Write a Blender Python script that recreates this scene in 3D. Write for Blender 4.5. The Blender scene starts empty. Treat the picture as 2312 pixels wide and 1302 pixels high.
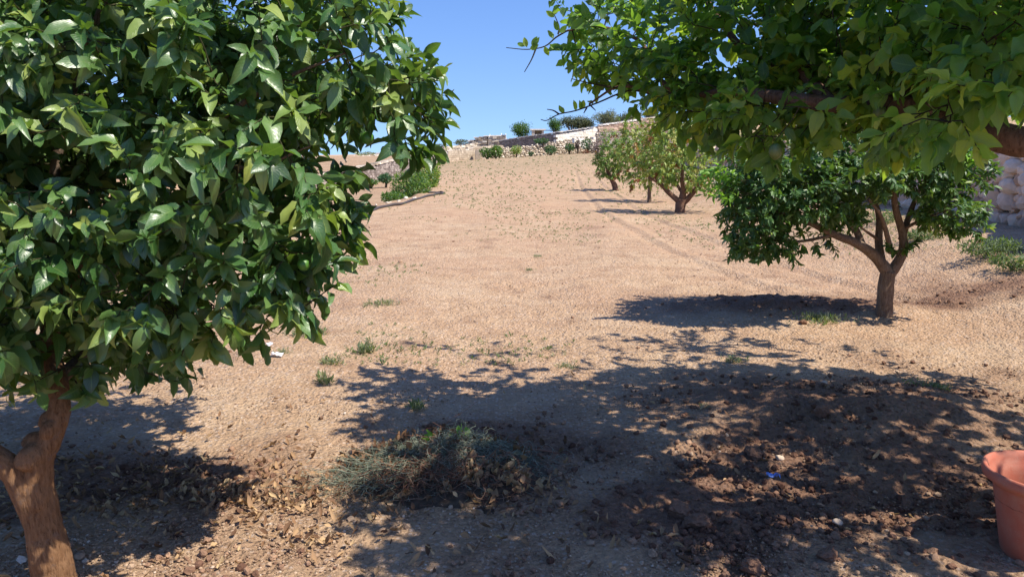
import bpy, bmesh, math, random
import numpy as np
from mathutils import Vector, Matrix
from math import radians, sin, cos, pi

SC = bpy.context.scene
# ------------------------------------------------------------------ camera, sky, sun, exposure
F = 1670.0; CX, CY, HZ = 1156.0, 651.0, 345.0        # focal length, centre and horizon in pixels of the photograph
CAMH = 1.6
PITCH = math.atan((CY - HZ) / F)
cam_data = bpy.data.cameras.new("camera"); cam = bpy.data.objects.new("camera", cam_data)
SC.collection.objects.link(cam); SC.camera = cam
cam.location = (0, 0, CAMH); cam.rotation_euler = (radians(90) - PITCH, 0, 0)
cam_data.lens = 36.0 * F / 2312.0; cam_data.clip_start = 0.05; cam_data.clip_end = 20000
SUN_EL, SUN_AZ = 56.0, 113.0                          # azimuth clockwise from +Y (the view direction)
world = bpy.data.worlds.new("World"); SC.world = world; world.use_nodes = True
nt = world.node_tree; nt.nodes.clear()
sky = nt.nodes.new("ShaderNodeTexSky"); sky.sky_type = 'NISHITA'; sky.sun_disc = False
sky.sun_elevation = radians(SUN_EL); sky.sun_rotation = radians(SUN_AZ)
sky.air_density = 1.25; sky.dust_density = 0.35; sky.ozone_density = 3.0; sky.altitude = 0
bg = nt.nodes.new("ShaderNodeBackground"); bg.inputs[1].default_value = 0.14
wo = nt.nodes.new("ShaderNodeOutputWorld")
tcw = nt.nodes.new("ShaderNodeTexCoord"); sx = nt.nodes.new("ShaderNodeSeparateXYZ"); cx = nt.nodes.new("ShaderNodeCombineXYZ"); ma = nt.nodes.new("ShaderNodeMath"); ma.operation = 'MULTIPLY_ADD'
ma.inputs[1].default_value = 0.85; ma.inputs[2].default_value = 0.16      # the humid, blue horizon of the coast
nt.links.new(tcw.outputs["Generated"], sx.inputs[0]); nt.links.new(sx.outputs[0], cx.inputs[0]); nt.links.new(sx.outputs[1], cx.inputs[1]); nt.links.new(sx.outputs[2], ma.inputs[0]); nt.links.new(ma.outputs[0], cx.inputs[2]); nt.links.new(cx.outputs[0], sky.inputs[0])
hs = nt.nodes.new("ShaderNodeHueSaturation"); hs.inputs["Saturation"].default_value = 1.26; hs.inputs["Value"].default_value = 0.85; hs.inputs["Hue"].default_value = 0.517; nt.links.new(sky.outputs[0], hs.inputs["Color"])
nt.links.new(hs.outputs[0], bg.inputs[0]); nt.links.new(bg.outputs[0], wo.inputs[0])
ld = bpy.data.lights.new("sun", 'SUN'); ld.energy = 4.4; ld.angle = radians(0.53); ld.color = (1.0, 0.93, 0.83)
sun = bpy.data.objects.new("sun", ld); SC.collection.objects.link(sun)
SDIR = Vector((sin(radians(SUN_AZ)) * cos(radians(SUN_EL)), cos(radians(SUN_AZ)) * cos(radians(SUN_EL)), sin(radians(SUN_EL))))
sun.rotation_euler = SDIR.to_track_quat('Z', 'Y').to_euler(); sun.location = (20, -5, 30)
SC.view_settings.view_transform = 'Standard'; SC.view_settings.look = 'None'
SC.view_settings.exposure = 0.80; SC.view_settings.gamma = 1.0
SC.cycles.max_bounces = 6; SC.cycles.transmission_bounces = 4; SC.cycles.diffuse_bounces = 3
SC.cycles.use_denoising = True

R = np.random.default_rng(7)
U = lambda a, b, n=None: R.uniform(a, b, n)

# ------------------------------------------------------------------ helpers
def P(u, v, D):
    """world point seen at photograph pixel (u, v) at forward distance D metres (world Y)"""
    cp, sp = cos(PITCH), sin(PITCH)
    a, b = (u - CX) / F, (CY - v) / F
    d = np.array([a, cp + b * sp, -sp + b * cp]); t = D / d[1]
    return np.array([0, 0, CAMH]) + d * t

def smooth(x, a, b):
    t = np.clip((np.asarray(x, float) - a) / (b - a), 0, 1); return t * t * (3 - 2 * t)

def _hash(ix, iy, s):
    h = (ix.astype(np.int64) * 374761393 + iy.astype(np.int64) * 668265263 + s * 1442695041) & 0xffffffff
    h = ((h ^ (h >> 13)) * 1274126177) & 0xffffffff
    return ((h ^ (h >> 16)) & 0xffff) / 65535.0

def vnoise(x, y, s=0):
    x = np.asarray(x, float); y = np.asarray(y, float)
    ix, iy = np.floor(x), np.floor(y); fx, fy = x - ix, y - iy
    fx = fx * fx * (3 - 2 * fx); fy = fy * fy * (3 - 2 * fy)
    a = _hash(ix, iy, s); b = _hash(ix + 1, iy, s); c = _hash(ix, iy + 1, s); d = _hash(ix + 1, iy + 1, s)
    return (a * (1 - fx) + b * fx) * (1 - fy) + (c * (1 - fx) + d * fx) * fy - 0.5

def fbm(x, y, f, o=4, s=0, g=0.5):
    t = 0; a = 1.0
    for k in range(o):
        t = t + a * vnoise(x * f + 13.1 * k, y * f - 7.7 * k, s + k); f *= 2.03; a *= g
    return t

XW = lambda y: np.interp(y, [-5, 5, 9, 35, 70, 100], [7.0, 7.2, 7.35, 9.6, 13.5, 19.0])          # foot line of the right-hand wall
XE = lambda y: np.interp(y, [-5, 0, 8, 16, 28, 40, 60, 100], [-8.5, -7.5, -6.0, -4.75, -3.25, -4.6, -6.9, -11.0])  # edge of the bank on the left
XL = lambda y: np.interp(y, [-5, 30, 52, 80, 92, 110], [-30, -26, -12.6, -8.9, -8.6, -8.5])        # line of the dark wall down on the left
PU = np.array([0, 600, 770, 850, 960, 1060, 1140, 1250, 1345, 1440, 1600, 2300], float)
PV = np.array([372, 368, 362, 356, 345, 333, 318, 309, 295, 282, 272, 262], float)
PZ = np.array([P(u, v, 130.0)[2] for u, v in zip(PU, PV)])

def gz(x, y):
    """smooth height of the ground"""
    x = np.asarray(x, float); y = np.asarray(y, float)
    z = 0.55 * smooth(x - XW(y), -3.6, -0.3) * (1 - smooth(y, 45, 80))
    far = smooth(y, 28, 100)
    z = z + far * (0.4 + 0.059 * (np.clip(x, -14, 24) + 9.3)) * 1.0
    # bank on the left
    d = XE(y) - x
    low = smooth(d, 0.25, 1.5) * (1 - smooth(y, 84, 98))
    z = z - low * (0.75 + far * 0.25)
    dl = XL(y) - x
    beh = smooth(dl, 0.05, 0.35) * (1 - smooth(y, 84, 98))
    z = z * (1 - beh) + beh * np.interp(y, [30, 52, 80, 98], [0.1, 0.30, 1.1, 1.6])
    # plateau behind the walls
    uu = CX + F * x / np.maximum(y, 20.0)
    pz = np.interp(uu, PU, PZ)
    t = smooth(y, 121, 130)
    z = z * (1 - t) + pz * t
    # behind right wall
    z = z + smooth(x - XW(y), 0.15, 0.6) * 1.1 * (1 - smooth(y, 70, 98))
    # broad undulation and mounds
    nearf = 1 - smooth(y, 20, 60)
    z = z + nearf * 0.05 * fbm(x, y, 0.45, 2, 3)
    def mound(u, v, D, rx, ry, h):
        c = P(u, v, D); return h * np.exp(-(((x - c[0]) / rx) ** 2 + ((y - c[1]) / ry) ** 2))
    z = z + mound(1730, 700, 7.6, 0.95, 0.45, 0.10) + mound(2010, 715, 7.35, 0.5, 0.4, 0.06)
    z = z + mound(1960, 960, 4.45, 0.85, 0.5, 0.11) + mound(1500, 1010, 4.1, .45, .3, .03)
    z = z + mound(60, 1300, 2.75, 0.5, 0.4, 0.03)
    return z

def dug(x, y):
    """1 where the soil is freshly dug, dark and crumbly"""
    def m(u, v, D, rx, ry):
        c = P(u, v, D); return np.exp(-(((x - c[0]) / rx) ** 2 + ((y - c[1]) / ry) ** 2) * 1.0)
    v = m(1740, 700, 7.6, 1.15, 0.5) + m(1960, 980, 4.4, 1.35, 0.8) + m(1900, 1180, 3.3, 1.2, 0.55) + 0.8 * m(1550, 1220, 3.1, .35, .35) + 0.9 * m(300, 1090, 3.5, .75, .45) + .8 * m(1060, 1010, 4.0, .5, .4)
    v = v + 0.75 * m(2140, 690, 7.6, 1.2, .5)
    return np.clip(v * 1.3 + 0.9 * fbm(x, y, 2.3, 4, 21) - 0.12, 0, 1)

def link(o, parent=None):
    SC.collection.objects.link(o)
    if parent is not None: o.parent = parent
    return o

def tag(o, label=None, cat=None, group=None, kind=None):
    if label: o["label"] = label
    if cat: o["category"] = cat
    if group: o["group"] = group
    if kind: o["kind"] = kind
    return o

def empty(name, loc, label=None, cat=None, group=None):
    o = bpy.data.objects.new(name, None); o.empty_display_size = 0.1; o.location = [float(c) for c in loc]; link(o)
    return tag(o, label, cat, group)

def mesh(name, verts, faces, mat, parent=None, smoothf=True, attrs=None, uv=None, origin=None):
    """verts world coordinates (n,3); faces (m,k) array or list of arrays with different k"""
    verts = np.asarray(verts, float)
    org = np.zeros(3)
    if parent is not None: org = np.array(parent.matrix_world.translation if parent.parent is None else parent.location) if False else np.array(parent.get("_org", list(parent.location)))
    elif origin is not None: org = np.asarray(origin, float)
    verts = verts - org
    if isinstance(faces, np.ndarray): faces = [faces]
    faces = [f for f in faces if len(f)]
    nl = sum(f.size for f in faces); nf = sum(len(f) for f in faces)
    me = bpy.data.meshes.new(name)
    me.vertices.add(len(verts)); me.vertices.foreach_set("co", verts.astype(np.float32).ravel())
    me.loops.add(nl); me.polygons.add(nf)
    loops = np.concatenate([f.ravel() for f in faces]).astype(np.int32)
    tot = np.concatenate([np.full(len(f), f.shape[1]) for f in faces]).astype(np.int32)
    st = np.concatenate([[0], np.cumsum(tot)[:-1]]).astype(np.int32)
    me.loops.foreach_set("vertex_index", loops); me.polygons.foreach_set("loop_start", st); me.polygons.foreach_set("loop_total", tot)
    me.polygons.foreach_set("use_smooth", np.full(nf, smoothf, bool))
    for k, v in (attrs or {}).items():
        a = me.attributes.new(k, 'FLOAT', 'POINT'); a.data.foreach_set("value", np.asarray(v, np.float32))
    if uv is not None:
        l = me.uv_layers.new(name="UVMap"); l.data.foreach_set("uv", np.asarray(uv, np.float32)[loops].ravel())
    me.update(calc_edges=True); me.validate()
    if mat is not None: me.materials.append(mat)
    o = bpy.data.objects.new(name, me)
    if parent is None and origin is not None: o.location = [float(c) for c in org]
    link(o, parent)
    if parent is not None: o["_org"] = [float(c) for c in org]
    return o

def nrm(a): return a / np.maximum(np.linalg.norm(a, axis=-1, keepdims=True), 1e-9)

# ------------------------------------------------------------------ materials
def mat_base(name):
    m = bpy.data.materials.new(name); m.use_nodes = True; t = m.node_tree; t.nodes.clear()
    out = t.nodes.new("ShaderNodeOutputMaterial"); b = t.nodes.new("ShaderNodeBsdfPrincipled")
    t.links.new(b.outputs[0], out.inputs[0])
    return m, t, b, out
def N(t, ty, **kw):
    n = t.nodes.new(ty)
    for k, v in kw.items():
        if k.startswith("i_"):
            key = k[2:]; n.inputs[int(key) if key.isdigit() else key].default_value = v
        else: setattr(n, k, v)
    return n
def ramp(t, fac, stops, interp='LINEAR'):
    r = t.nodes.new("ShaderNodeValToRGB"); r.color_ramp.interpolation = interp
    e = r.color_ramp.elements
    while len(e) < len(stops): e.new(0.5)
    for i, (p, c) in enumerate(stops): e[i].position = p; e[i].color = (*c, 1) if len(c) == 3 else c
    t.links.new(fac, r.inputs[0]); return r.outputs[0]
def noise(t, scale, detail=4, rough=0.6, vec=None):
    n = N(t, "ShaderNodeTexNoise"); n.inputs["Scale"].default_value = scale; n.inputs["Detail"].default_value = detail; n.inputs["Roughness"].default_value = rough
    if vec is not None: t.links.new(vec, n.inputs["Vector"])
    return n.outputs["Fac"]
def voro(t, scale, vec=None, feature='F1', out="Distance"):
    n = N(t, "ShaderNodeTexVoronoi"); n.feature = feature; n.inputs["Scale"].default_value = scale
    if vec is not None: t.links.new(vec, n.inputs["Vector"])
    return n.outputs[out]
def mixc(t, fac, a, b, mode='MIX'):
    n = t.nodes.new("ShaderNodeMix"); n.data_type = 'RGBA'; n.blend_type = mode
    for s, v in ((0, fac), (6, a), (7, b)):
        if hasattr(v, "is_linked") or isinstance(v, bpy.types.NodeSocket): t.links.new(v, n.inputs[s])
        else: n.inputs[s].default_value = v if s == 0 else (*v, 1)
    return n.outputs[2]
def math_(t, op, a, b=0.0, c=None):
    n = t.nodes.new("ShaderNodeMath"); n.operation = op
    for i, v in enumerate((a, b) if c is None else (a, b, c)):
        if isinstance(v, bpy.types.NodeSocket): t.links.new(v, n.inputs[i])
        else: n.inputs[i].default_value = v
    return n.outputs[0]
def bump(t, b, h, dist, strength=1.0, prev=None):
    n = t.nodes.new("ShaderNodeBump"); n.inputs["Distance"].default_value = dist; n.inputs["Strength"].default_value = strength
    t.links.new(h, n.inputs["Height"])
    if prev is not None: t.links.new(prev, n.inputs["Normal"])
    t.links.new(n.outputs[0], b.inputs["Normal"]); return n.outputs[0]
def objvec(t): return N(t, "ShaderNodeTexCoord").outputs["Object"]
def attr(t, name):
    n = t.nodes.new("ShaderNodeAttribute"); n.attribute_name = name; return n.outputs["Fac"]

def mat_soil():
    m, t, b, out = mat_base("soil")
    v = objvec(t)
    big = noise(t, 0.35, 4, 0.6, v); mid = noise(t, 3.0, 5, 0.65, v); fine = noise(t, 38, 6, 0.75, v); grain = noise(t, 150, 3, 0.7, v)
    c = ramp(t, mid, [(0.28, (0.35, 0.228, 0.133)), (0.5, (0.45, 0.305, 0.183)), (0.72, (0.53, 0.385, 0.243))])
    c = mixc(t, ramp(t, big, [(0.35, (0, 0, 0)), (0.65, (0.6, 0.6, 0.6))]), c, (0.44, 0.272, 0.165))
    f = ramp(t, fine, [(0.36, (0.42, 0.38, 0.35)), (0.48, (0.95, 0.94, 0.93)), (0.64, (1.42, 1.42, 1.42))])
    patch = ramp(t, noise(t, 1.1, 5, .65, v), [(0.38, (0.18, 0.18, 0.18)), (0.62, (0.65, 0.65, 0.65))])
    c = mixc(t, patch, c, f, 'MULTIPLY')
    pale = ramp(t, noise(t, 0.8, 6, .7, v), [(0.52, (0, 0, 0)), (0.70, (0.6, 0.6, 0.6))])
    c = mixc(t, pale, c, (0.55, 0.41, 0.27))
    # pale grit set in the earth
    vc = voro(t, 42, v, 'F1', "Color"); vd = voro(t, 42, v)
    sel = math_(t, 'MULTIPLY', math_(t, 'GREATER_THAN', N2R(t, vc), 0.72), math_(t, 'LESS_THAN', vd, 0.42))
    c = mixc(t, math_(t, 'MULTIPLY', sel, 0.55), c, (0.62, 0.50, 0.40))
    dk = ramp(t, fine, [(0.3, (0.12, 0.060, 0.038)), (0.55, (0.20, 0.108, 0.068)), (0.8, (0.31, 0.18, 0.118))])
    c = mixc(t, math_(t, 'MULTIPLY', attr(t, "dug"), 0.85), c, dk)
    gr = attr(t, "green")
    c = mixc(t, math_(t, 'MULTIPLY', gr, math_(t, 'GREATER_THAN', noise(t, 2.2, 6, .8, v), 0.5)), c, (0.21, 0.19, 0.095))
    t.links.new(c, b.inputs["Base Color"]); b.inputs["Roughness"].default_value = 0.95; b.inputs["Specular IOR Level"].default_value = 0.15
    crumb = voro(t, 55, v, 'SMOOTH_F1'); crumb2 = voro(t, 19, v)
    h = math_(t, 'ADD', math_(t, 'MULTIPLY', crumb, -0.9), math_(t, 'ADD', math_(t, 'MULTIPLY', crumb2, -0.8), math_(t, 'MULTIPLY', fine, 0.9)))
    bump(t, b, h, 0.026, 1.0)
    return m
def N2R(t, col):
    s = t.nodes.new("ShaderNodeSeparateColor"); t.links.new(col, s.inputs[0]); return s.outputs[0]

def mat_leaf(name, stops, rough=0.42, trans=0.3, tcol=(0.25, 0.42, 0.03), spec=0.5, veins=True, spots=True):
    m, t, b, out = mat_base(name)
    tint = attr(t, "tint"); c = ramp(t, tint, stops)
    v = objvec(t)
    if veins:
        uvn = N(t, "ShaderNodeUVMap"); sp = N(t, "ShaderNodeSeparateXYZ"); t.links.new(uvn.outputs[0], sp.inputs[0])
        ax = math_(t, 'ABSOLUTE', math_(t, 'SUBTRACT', sp.outputs[0], 0.5))
        mid = math_(t, 'LESS_THAN', ax, 0.035)
        w = math_(t, 'SINE', math_(t, 'MULTIPLY', math_(t, 'SUBTRACT', sp.outputs[1], math_(t, 'MULTIPLY', ax, 0.55)), 62.0))
        vein = ramp(t, w, [(0.75, (0, 0, 0)), (1.0, (1, 1, 1))])
        lines = math_(t, 'MAXIMUM', mid, math_(t, 'MULTIPLY', vein, 0.45))
        c = mixc(t, math_(t, 'MULTIPLY', lines, 0.5), c, (0.15, 0.24, 0.06))
        bump(t, b, math_(t, 'ADD', math_(t, 'MULTIPLY', lines, -0.6), noise(t, 60, 2, .5, v)), 0.0015, 0.7)
    if spots:
        s = ramp(t, noise(t, 45, 5, .7, v), [(0.55, (0, 0, 0)), (0.75, (0.5, 0.5, 0.5))])
        c = mixc(t, s, c, (0.16, 0.19, 0.10))
    t.links.new(c, b.inputs["Base Color"]); b.inputs["Roughness"].default_value = rough; b.inputs["Specular IOR Level"].default_value = spec
    tr = t.nodes.new("ShaderNodeBsdfTranslucent")
    tc = mixc(t, 0.6, mixc(t, 1.0, c, (3.0, 3.0, 1.6), 'MULTIPLY'), tcol)
    t.links.new(tc, tr.inputs[0])
    mx = t.nodes.new("ShaderNodeMixShader"); mx.inputs[0].default_value = trans
    t.links.new(b.outputs[0], mx.inputs[1]); t.links.new(tr.outputs[0], mx.inputs[2]); t.links.new(mx.outputs[0], out.inputs[0])
    return m

def mat_bark(name, c1, c2, c3, scale=30):
    m, t, b, out = mat_base(name); v = objvec(t)
    mp = N(t, "ShaderNodeMapping"); mp.inputs["Scale"].default_value = (1, 1, 0.22); t.links.new(v, mp.inputs[0])
    n1 = noise(t, scale * 2.4, 8, 0.75, mp.outputs[0]); n2 = noise(t, scale * 0.25, 3, .6, v)
    c = ramp(t, n1, [(0.3, c1), (0.52, c2), (0.75, c3)])
    c = mixc(t, ramp(t, n2, [(0.5, (0, 0, 0)), (0.72, (.6, .6, .6))]), c, c3)
    g_ = ramp(t, noise(t, scale * .7, 6, .7, v), [(0.56, (0, 0, 0)), (0.66, (.55, .55, .55))])
    c = mixc(t, g_, c, tuple(.35 * (c2[0] + c2[1] + c2[2]) / 3 * 1.6 + .5 * q for q in c2))
    cr_ = ramp(t, noise(t, scale * 5, 3, .6, mp.outputs[0]), [(0.33, (.45, .42, .4)), (0.45, (1, 1, 1))])
    c = mixc(t, 0.8, c, cr_, 'MULTIPLY')
    t.links.new(c, b.inputs["Base Color"]); b.inputs["Roughness"].default_value = 0.85; b.inputs["Specular IOR Level"].default_value = 0.2
    bump(t, b, n1, 0.012, 1.0); return m

def mat_var(name, stops, rough=0.9, nscale=20, bumpd=0.004, attrname="tint", ns=0.35, spec=0.2):
    m, t, b, out = mat_base(name); v = objvec(t)
    c = ramp(t, attr(t, attrname), stops)
    n = noise(t, nscale, 6, 0.7, v)
    c = mixc(t, ns, c, ramp(t, n, [(0.3, (0.45, 0.43, 0.42)), (0.7, (1.35, 1.35, 1.35))]), 'MULTIPLY')
    t.links.new(c, b.inputs["Base Color"]); b.inputs["Roughness"].default_value = rough; b.inputs["Specular IOR Level"].default_value = spec
    bump(t, b, n, bumpd, 1.0); return m

M = {}
M['soil'] = mat_soil()
G1, G2, G3, G4 = (0.014, 0.048, 0.013), (0.042, 0.115, 0.026), (0.125, 0.22, 0.06), (0.30, 0.36, 0.08)
M['orange_leaf'] = mat_leaf("orange_leaf", [(0, G1), (0.45, G2), (0.85, G3), (1.0, G4)], 0.38, 0.22, spec=0.7)
M['lemon_leaf'] = mat_leaf("lemon_leaf", [(0, (0.022, 0.075, 0.016)), (0.35, (0.05, 0.14, 0.024)), (0.7, (0.13, 0.25, 0.035)), (1.0, (0.34, 0.38, 0.05))], 0.42, 0.42, (0.38, 0.60, 0.04))
M['citrus_leaf'] = mat_leaf("citrus_leaf", [(0, G1), (0.5, G2), (0.9, G3), (1.0, G4)], 0.4, 0.25)
M['young_leaf'] = mat_leaf("young_leaf", [(0, (0.10, 0.24, 0.03)), (1, (0.22, 0.40, 0.06))], 0.4, 0.4, (0.35, 0.6, 0.05))
M['peach_leaf'] = mat_leaf("peach_leaf", [(0, (0.06, 0.13, 0.025)), (0.5, (0.15, 0.26, 0.045)), (0.78, (0.30, 0.38, 0.08)), (0.88, (0.32, 0.28, 0.08)), (0.93, (0.30, 0.10, 0.03)), (1.0, (0.22, 0.05, 0.02))], 0.5, 0.3, (0.35, 0.42, 0.05), veins=False, spots=False)
M['ivy_leaf'] = mat_leaf("ivy_leaf", [(0, (0.025, 0.075, 0.015)), (0.6, (0.07, 0.15, 0.025)), (0.9, (0.22, 0.28, 0.04)), (1.0, (0.42, 0.38, 0.05))], 0.5, 0.3, veins=False, spots=False)
M['olive_leaf'] = mat_leaf("olive_leaf", [(0, (0.05, 0.065, 0.03)), (0.6, (0.11, 0.13, 0.055)), (1.0, (0.20, 0.20, 0.10))], 0.6, 0.2, (0.2, 0.25, 0.08), veins=False, spots=False)
M['shrub_leaf'] = mat_leaf("shrub_leaf", [(0, (0.02, 0.07, 0.03)), (0.6, (0.05, 0.12, 0.045)), (1.0, (0.12, 0.20, 0.06))], 0.6, 0.2, veins=False, spots=False)
M['dry_shrub'] = mat_leaf("dry_shrub", [(0, (0.10, 0.07, 0.06)), (0.6, (0.20, 0.15, 0.13)), (1.0, (0.30, 0.22, 0.18))], 0.8, 0.1, (0.3, 0.2, 0.15), veins=False, spots=False)
M['red_shrub'] = mat_leaf("red_shrub", [(0, (0.16, 0.05, 0.03)), (0.6, (0.28, 0.09, 0.05)), (1.0, (0.20, 0.20, 0.06))], 0.7, 0.2, (0.4, 0.1, 0.05), veins=False, spots=False)
M['weed'] = mat_leaf("weed_leaf", [(0, (0.07, 0.12, 0.04)), (0.5, (0.15, 0.18, 0.08)), (0.85, (0.28, 0.26, 0.13)), (1, (0.42, 0.34, 0.18))], 0.7, 0.25, veins=False, spots=False)
M['bark_orange'] = mat_bark("bark_orange", (0.13, 0.062, 0.028), (0.235, 0.125, 0.06), (0.34, 0.205, 0.11), 34)
M['bark_lemon'] = mat_bark("bark_lemon", (0.085, 0.045, 0.028), (0.17, 0.095, 0.06), (0.27, 0.17, 0.115), 30)
M['bark_grey'] = mat_bark("bark_grey", (0.10, 0.06, 0.04), (0.20, 0.135, 0.09), (0.32, 0.24, 0.17), 28)
M['twig'] = mat_bark("twig_bark", (0.03, 0.03, 0.012), (0.07, 0.07, 0.03), (0.13, 0.11, 0.05), 60)
M['twig_dark'] = mat_bark("twig_dark", (0.025, 0.018, 0.012), (0.06, 0.045, 0.03), (0.11, 0.085, 0.06), 60)
M['pebble'] = mat_var("pebble", [(0, (0.17, 0.10, 0.065)), (0.4, (0.34, 0.225, 0.14)), (0.85, (0.46, 0.335, 0.225)), (1, (0.60, 0.52, 0.42))], 0.9, 60, 0.002)
M['clod'] = mat_var("soil_clod", [(0, (0.10, 0.050, 0.032)), (0.5, (0.19, 0.105, 0.068)), (1, (0.40, 0.25, 0.155))], 0.95, 90, 0.006, ns=.6, spec=.1)
M['litter'] = mat_leaf("dry_leaf", [(0, (0.09, 0.045, 0.025)), (0.35, (0.22, 0.12, 0.06)), (0.7, (0.42, 0.27, 0.14)), (1, (0.62, 0.46, 0.24))], 0.75, 0.15, (0.45, 0.3, 0.12), spec=0.3, veins=False, spots=False)
M['stone_pale'] = mat_var("pale_limestone", [(0, (0.34, 0.27, 0.19)), (0.5, (0.54, 0.45, 0.33)), (1, (0.74, 0.66, 0.53))], 0.9, 3, 0.02)
M['stone_white'] = mat_var("white_limestone", [(0, (0.70, 0.63, 0.51)), (1, (0.84, 0.79, 0.69))], 0.9, 4, 0.01)
M['stone_dark'] = mat_var("shaded_stone", [(0, (0.18, 0.145, 0.12)), (0.5, (0.30, 0.245, 0.205)), (1, (0.45, 0.38, 0.32))], 0.95, 4, 0.02)  # darker stone: shade on the wall faces is put into the colour
M['stone_pink'] = mat_var("pink_fieldstone", [(0, (0.42, 0.28, 0.19)), (0.5, (0.64, 0.46, 0.33)), (1, (0.76, 0.62, 0.47))], 0.9, 9, 0.02)
M['gap'] = mat_var("wall_core", [(0, (0.30, 0.23, 0.16)), (1, (0.30, 0.23, 0.16))], 1.0, 3, 0.02)
M['hose'] = mat_var("black_pipe", [(0, (0.055, 0.045, 0.042)), (1, (0.07, 0.06, 0.055))], 0.6, 20, 0.001)
M['terracotta'] = mat_var("terracotta_plastic", [(0, (0.38, 0.115, 0.068)), (1, (0.44, 0.14, 0.08))], 0.6, 14, 0.0008, ns=0.5, spec=.35)
_m, _t, _b, _o = mat_base("terracotta_plastic_dusty"); _v = objvec(_t)
_c = mixc(_t, ramp(_t, noise(_t, 9, 6, .7, _v), [(0.42, (0, 0, 0)), (0.68, (.45, .45, .45))]), (0.43, 0.118, 0.065), (0.44, 0.245, 0.165))
_c = mixc(_t, ramp(_t, noise(_t, 60, 5, .8, _v), [(0.60, (0, 0, 0)), (0.72, (.6, .6, .6))]), _c, (0.42, 0.30, 0.22))
_t.links.new(_c, _b.inputs["Base Color"]); _b.inputs["Roughness"].default_value = 0.7; bump(_t, _b, noise(_t, 80, 4, .7, _v), 0.001, .8); M['terracotta'] = _m
M['pot_soil'] = mat_var("potting_soil", [(0, (0.03, 0.02, 0.014)), (1, (0.08, 0.05, 0.035))], 1.0, 60, 0.01)
M['green_fruit'] = mat_var("unripe_fruit", [(0, (0.06, 0.17, 0.02)), (1, (0.09, 0.21, 0.025))], 0.4, 140, 0.0012, ns=0.15, spec=.5)
M['yellow_fruit'] = mat_var("pale_lemon", [(0, (0.10, 0.14, 0.04)), (1, (0.14, 0.18, 0.045))], 0.45, 110, 0.0015, ns=0.2, spec=.5)
M['blue'] = mat_var("blue_plastic", [(0, (0.12, 0.22, 0.62)), (1, (0.25, 0.38, 0.75))], 0.4, 40, 0.001)
M['white'] = mat_var("white_scrap", [(0, (0.7, 0.7, 0.72)), (1, (0.8, 0.8, 0.82))], 0.6, 40, 0.001)
M['wood'] = mat_var("bleached_wood", [(0, (0.42, 0.33, 0.25)), (1, (0.60, 0.50, 0.40))], 0.8, 30, 0.003)
M['red'] = mat_var("red_petal", [(0, (0.65, 0.04, 0.02)), (1, (0.75, 0.09, 0.03))], 0.6, 30, 0.001)
M['dark'] = mat_var("dark_opening", [(0, (0.02, 0.018, 0.016)), (1, (0.03, 0.028, 0.025))], 0.9, 5, 0.001)
M['heap_green'] = mat_var("wilted_green_stem", [(0, (0.08, 0.115, 0.08)), (0.5, (0.20, 0.24, 0.17)), (1, (0.42, 0.44, 0.32))], 0.8, 60, 0.001)
M['heap_brown'] = mat_var("dry_brown_stem", [(0, (0.10, 0.045, 0.03)), (0.6, (0.24, 0.12, 0.075)), (1, (0.42, 0.27, 0.17))], 0.85, 60, 0.001)
M['core'] = mat_var("heap_core", [(0, (0.06, 0.04, 0.028)), (1, (0.12, 0.09, 0.06))], 1.0, 50, 0.01)

# ------------------------------------------------------------------ leaves
def leaves(name, base, d, n, L, W, tint, mat, parent, detail=2, fold=0.25, curl=0.25, wave=0.0, pointy=1.0):
    """many folded, curled leaf blades as one mesh"""
    base = np.asarray(base, float); k = len(base)
    d = nrm(d); n = n - d * np.sum(n * d, 1, keepdims=True); n = nrm(n); s = np.cross(d, n)
    if detail == 2: T = [0.0, 0.07, 0.2, 0.38, 0.58, 0.76, 0.9, 1.0]; Wd = [0.03, 0.12, 0.68, 0.98, 0.95, 0.68, 0.32, 0.0]
    elif detail == 1: T = [0.0, 0.3, 0.65, 1.0]; Wd = [0.12, 0.95, 0.82, 0.0]
    else: T = [0.0, 0.5, 1.0]; Wd = [0.15, 1.0, 0.1]
    T = np.array(T); Wd = np.array(Wd); m = len(T)
    cu = (curl * R.normal(1, 0.7, k))[:, None]; fo = (fold * R.normal(1, 0.5, k))[:, None]
    tw = R.normal(0, 0.25, k)[:, None]; ph = U(0, 6.3, k)[:, None]; wv = wave * U(0.3, 1.2, k)[:, None]
    side_b = R.normal(0, 0.12, k)[:, None]
    L = np.broadcast_to(L, k)[:, None]; W = np.broadcast_to(W, k)[:, None]
    V = np.zeros((k, m, 3, 3)); t = T[None, :]
    for j, a in enumerate((-1, 0, 1)):
        w = a * Wd[None, :] * W / 2
        z = -cu * L * t ** 2 + np.abs(w) * fo * 1.6 + w * tw * t + (wv * W * 0.5 * np.sin(ph + a * 1.7 + t * 11) * abs(a) * (Wd[None] > .1) if wave else 0)
        V[:, :, j, :] = base[:, None, :] + d[:, None, :] * (L * t * (1 - 0.12 * np.abs(cu) * t))[:, :, None] + n[:, None, :] * z[:, :, None] + s[:, None, :] * (w + side_b * L * t ** 2)[:, :, None]
    idx = np.arange(k * m * 3).reshape(k, m, 3)
    q1 = np.stack([idx[:, :-1, 0], idx[:, :-1, 1], idx[:, 1:, 1], idx[:, 1:, 0]], -1).reshape(-1, 4)
    q2 = np.stack([idx[:, :-1, 1], idx[:, :-1, 2], idx[:, 1:, 2], idx[:, 1:, 1]], -1).reshape(-1, 4)
    uv = np.zeros((k, m, 3, 2)); uv[..., 0] = np.array([0, .5, 1])[None, None]; uv[..., 1] = T[None, :, None]
    tt = np.repeat(np.clip(tint, 0, 1), m * 3)
    return mesh(name, V.reshape(-1, 3), np.concatenate([q1, q2]), mat, parent, True, {"tint": tt}, uv.reshape(-1, 2))

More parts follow.
